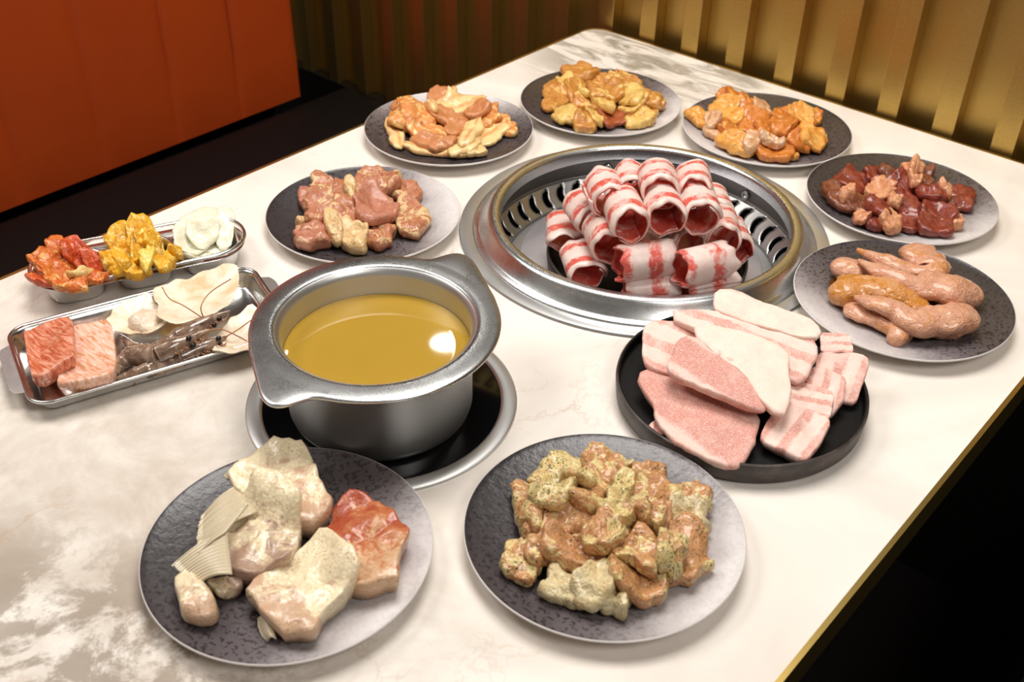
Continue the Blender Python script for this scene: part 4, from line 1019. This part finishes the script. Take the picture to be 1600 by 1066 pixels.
o = chunk_px('fish_fillet', qT([(285, 640), (420, 600), (545, 575), (560, 640), (575, 760), (575, 900), (400, 945), (285, 920), (290, 780)]), .017, skin('pale_red_skin', rgb(206, 132, 82), rgb(234, 184, 158), rgb(242, 208, 190)), pT, .02, seed=911, seg=44, lump=.12, wrinkle=.05, jit=.01, soften=0, dome=.1, sharp=True, sig=.012)
tag(o, 'pale skinned fish fillet beside the shrimp', 'fish', 'fish fillets in the steel tray')
o = chunk_px('fish_fillet', qT([(118, 640), (230, 590), (355, 558), (375, 650), (382, 800), (270, 835), (165, 880), (140, 780)]), .017, skin('red_skin', rgb(178, 78, 48), rgb(210, 122, 86), rgb(226, 164, 140)), pT, .035, seed=912, seg=44, lump=.12, wrinkle=.05, jit=.01, soften=0, dome=.1, sharp=True, sig=.012)
tag(o, 'red skinned fish fillet at the left end of the tray', 'fish', 'fish fillets in the steel tray')
def shellmat():
    t = NT('pale_shell'); v = t.objr(); x = t.nrm()
    k = t.noise(v, 30, 4, .6, .6)
    t.set(Base_Color=t.ramp(k, [(.32, rgb(224, 190, 146)), (.5, rgb(242, 224, 198)), (.7, rgb(246, 236, 220))]), Roughness=.35, Coat_Weight=.3); t.bump(t.noise(v, 60, 4), .3, .002); return t.m
SHELL = shellmat()
def shell(poly, z0, label, seed, tiltx=0, lump=None):
    P = [at(*cT(*p), z0) for p in poly]; c = np.mean([(p.x, p.y) for p in P], 0)
    rad = np.mean([math.hypot(p.x - c[0], p.y - c[1]) for p in P])
    base = lambda x, y: TZ + z0 - .006 + .009 * min(1.3, math.hypot(x - c[0], y - c[1]) / rad) ** 2 + .0012 * math.sin(9 * math.atan2(y - c[1], x - c[0])) * min(1, math.hypot(x - c[0], y - c[1]) / rad)
    r = empty('half_shell', (c[0], c[1], TZ + z0 - .006), label, 'shellfish', 'pale half shells in the steel tray')
    chunk('shell', [(p.x, p.y) for p in P], .0035, SHELL, base=base, seed=seed, seg=54, lump=.25, jit=.05, soften=0, parent=r)
    if lump:
        Q = [at(*cT(lump[0] + lump[2] * math.cos(a * PI / 9), lump[1] + lump[3] * math.sin(a * PI / 9)), z0 + .006) for a in range(18)]
        chunk('flesh', [(p.x, p.y) for p in Q], .010, meat('shell_flesh', rgb(238, 220, 196), rgb(228, 206, 178), rgb(240, 228, 212), .6, 50, rough=.25), base=lambda x, y: TZ + z0 - .003, seed=seed + 1, seg=30, dome=.5, lump=.2, parent=r)
    return r
shell([(525, 570), (560, 520), (640, 480), (740, 462), (790, 520), (835, 620), (770, 658), (680, 640), (600, 630), (550, 610)], .018, 'smaller half shell with a round lump of flesh', 921, lump=(715, 560, 85, 58))
shell([(745, 445), (800, 395), (870, 365), (960, 350), (1050, 335), (1110, 320), (1170, 350), (1180, 400), (1120, 510), (1040, 545), (960, 600), (880, 625), (800, 590), (765, 540), (775, 490)], .030, 'largest pale half shell at the back of the tray', 923)
shell([(1060, 640), (1130, 560), (1230, 525), (1330, 560), (1320, 680), (1200, 725), (1110, 750), (1040, 740)], .020, 'cream half shell at the right end beside the pot', 925)
def shrimpmat():
    t = NT('raw_shrimp'); v = t.objr()
    c = t.ramp(t.noise(v, 60, 5, .65, .8), [(.34, rgb(84, 62, 50)), (.5, rgb(132, 106, 88)), (.68, rgb(176, 152, 130))])
    c = t.mix(t.ramp(t.noise(v, 35, 2), [(.62, (0, 0, 0)), (.70, (1, 1, 1))]), c, rgb(196, 84, 54))
    t.set(Base_Color=c, Roughness=.18, Coat_Weight=.6, Coat_Roughness=.05); t.bump(t.noise(v, 200, 3), .3, .001); return t.m
SHR = shrimpmat(); EYE = plain('shrimp_eye', (.008, .006, .005, 1), .1); ANT = plain('shrimp_feeler', rgb(176, 116, 70), .4)
def cpt(x, y, h): return at(*cT(x, y), h)
def shrimp(body, head, eye, feelers, label, seed):
    """crop-pixel paths with heights: body tail->neck, head neck->rostrum"""
    p0 = cpt(*body[-1][:3]); r = empty('raw_shrimp', (p0.x, p0.y, TZ + .003), label, 'shrimp', 'raw shrimp in the steel tray')
    sweep('body', [cpt(x, y, h) for x, y, h, _ in body], [(w * .78, w * .8) for *_, w in body], SHR, r, n=56, seg=16, noise=.03, seed=seed, rings=.16, nring=6)
    sweep('head', [cpt(x, y, h) for x, y, h, _ in head], [(w * .78, w * .85) for *_, w in head], SHR, r, n=24, seg=16, noise=.05, seed=seed + 1)
    for x, y, h in eye:
        c = cpt(x, y, h); V, Fc = lathe(c, [(.0027 * math.sin(PI * i / 8) + 1e-5, c.z - .0027 * math.cos(PI * i / 8)) for i in range(9)], 14); mk('eye', V, Fc, EYE, r)
    for f in feelers: sweep('feeler', [cpt(*q) for q in f], [(.0006, .0006)] * len(f), ANT, r, n=26, seg=6, noise=0)
    hx, hy, hh, hw = head[1]; tx, ty, th_, tw = head[-2]
    for k in range(6):                     # walking legs and mouth feelers beside the head
        f = k / 5; x, y, h = hx + (tx - hx) * f, hy + (ty - hy) * f, hh + (th_ - hh) * f
        sweep('leg', [cpt(x, y + 4, h - .003), cpt(x + 24, y + 24, h + .001), cpt(x + 52, y + 22 - 6 * k, h - .008)], [(.0009, .0009), (.0007, .0007), (.0003, .0003)], ANT, r, n=8, seg=5, noise=0)
    # swimming legs under the body
    for k in range(4):
        x, y, h, w = body[min(1 + k, len(body) - 2)]
        sweep('leg', [cpt(x + 6, y + 4, h), cpt(x + 18, y + 26, max(h - .006, .004)), cpt(x + 10, y + 44, .0045)], [(.0012, .0012)] * 3, SHR, r, n=8, seg=6, noise=0)
    return r
shrimp([(590, 640, .010, .002), (660, 700, .014, .006), (740, 720, .018, .009), (820, 690, .022, .010), (880, 650, .026, .0105)], [(870, 655, .026, .0105), (940, 620, .029, .0105), (1010, 580, .032, .008), (1070, 545, .034, .0045), (1130, 520, .036, .0008)],
       [(1075, 560, .038), (1050, 590, .034)], [[(1000, 560, .036), (985, 500, .05), (1030, 430, .055), (1130, 365, .05)], [(1000, 560, .036), (900, 495, .048), (830, 460, .050), (795, 405, .048)]], 'rear shrimp with head raised against the large shell', 931)
shrimp([(575, 830, .008, .003), (600, 780, .013, .008), (650, 740, .018, .011), (730, 740, .021, .0115), (780, 735, .024, .0115)], [(770, 738, .024, .0115), (840, 705, .027, .0115), (910, 675, .029, .009), (970, 640, .031, .005), (1030, 610, .033, .0008)],
       [(925, 655, .036), (945, 690, .030)], [[(980, 640, .031), (1080, 610, .040), (1210, 668, .03)]], 'middle shrimp with dark eye above the front one', 934)
shrimp([(575, 856, .006, .003), (650, 836, .010, .007), (740, 806, .013, .0095), (820, 776, .015, .0105), (890, 751, .017, .0105)], [(880, 754, .017, .0105), (950, 721, .019, .0105), (1020, 691, .021, .0085), (1070, 666, .022, .005), (1115, 644, .022, .0008)],
       [(1072, 656, .027), (1080, 688, .020)], [[(1090, 656, .022), (1160, 616, .03), (1230, 566, .03)]], 'front shrimp along the near rim of the tray', 937)

# ------------------------------------------------------------------ side dishes
pS = TrayPile(SCc, SAX, lambda a, b: side_z(a, b) if sdf(a, b, SL, SW, SW / 2 - .001) < 0 else SRIM, .16)
cS = cropper(4.324, 30, 330)
KO = meat('kimchi_orange', rgb(222, 128, 48), rgb(206, 92, 26), rgb(236, 176, 96), .56, 80, speck=rgb(168, 36, 10), speck_amt=.36, rough=.25, coat=.4)
KR = meat('kimchi_red', rgb(212, 96, 36), rgb(196, 66, 20), rgb(226, 140, 70), .62, 80, speck=rgb(150, 26, 8), speck_amt=.38, rough=.25, coat=.4)
KW = meat('kimchi_pale', rgb(240, 208, 142), rgb(232, 188, 110), rgb(222, 140, 70), .64, 60, rough=.25, coat=.4)
K_ = [(150, 370, 66, 40, 20, 0, 0), (240, 410, 105, 54, 15, 1, 0), (400, 310, 100, 40, 10, 1, 1), (410, 385, 70, 50, -15, 2, 2), (520, 350, 90, 38, 15, 1, 1), (505, 455, 82, 46, -5, 0, 0), (180, 480, 105, 48, 15, 0, 1), (320, 470, 125, 52, 10, 1, 0), (300, 370, 80, 60, 30, 0, 0)]
heap(None, cS, K_, [(KO, 'orange'), (KR, 'red'), (KW, 'pale')], .009, 'kimchi leaf', 'vegetable', 'kimchi in the left well', 'kimchi_leaf', 1000, z0=.03, rows=('back', 'middle', 'front'), pile=pS, lump=.8, wrinkle=.25)
YM = meat('yellow_cabbage', rgb(238, 184, 34), rgb(228, 158, 14), rgb(246, 222, 130), .56, 70, rough=.25, coat=.4, bump=.7)
YP = meat('pale_cabbage', rgb(246, 220, 120), rgb(240, 200, 70), rgb(232, 170, 30), .60, 70, rough=.25, coat=.4)
Y_ = [(700, 270, 74, 84, -40, 1, 0), (800, 400, 78, 36, 0, 0, 0), (690, 395, 64, 50, 0, 0, 0), (980, 350, 70, 36, 0, 0, 0), (850, 300, 120, 90, 0, 0, 0), (960, 290, 72, 72, 20, 1, 0), (1050, 262, 46, 28, 10, 1, 0), (615, 310, 52, 40, 0, 0, 0), (850, 230, 90, 70, 0, 1, 0), (790, 280, 44, 130, 5, 2, 0), (875, 270, 38, 130, 12, 2, 1), (850, 160, 66, 40, 0, 2, 0)]
heap(None, cS, Y_, [(YM, 'bright yellow'), (YP, 'pale yellow')], .011, 'pickled cabbage leaf', 'vegetable', 'yellow pickled cabbage in the middle well', 'cabbage_leaf', 1100, z0=.035, rows=('back', 'middle', 'front'), pile=pS, lump=.8, wrinkle=.3)
RD = meat('white_radish', rgb(238, 234, 212), rgb(230, 226, 196), rgb(246, 244, 232), .58, 60, rough=.3, coat=.35, bump=.3)
R_ = [(1170, 310, 66, 22, -8, 0, 0), (1270, 270, 130, 38, -10, 0, 0), (1320, 190, 96, 48, -15, 1, 0), (1200, 165, 140, 72, -22, 1, 0), (1390, 110, 56, 84, 15, 2, 0), (1240, 140, 90, 50, -20, 2, 0)]
heap(None, cS, R_, [(RD, 'white')], .0045, 'pickled radish slice', 'vegetable', 'white radish slices in the right well', 'radish_slice', 1200, z0=.03, rows=('back', 'front'), pile=pS, lump=.9, wrinkle=.05, fold=0, side=.04, jit=.05)
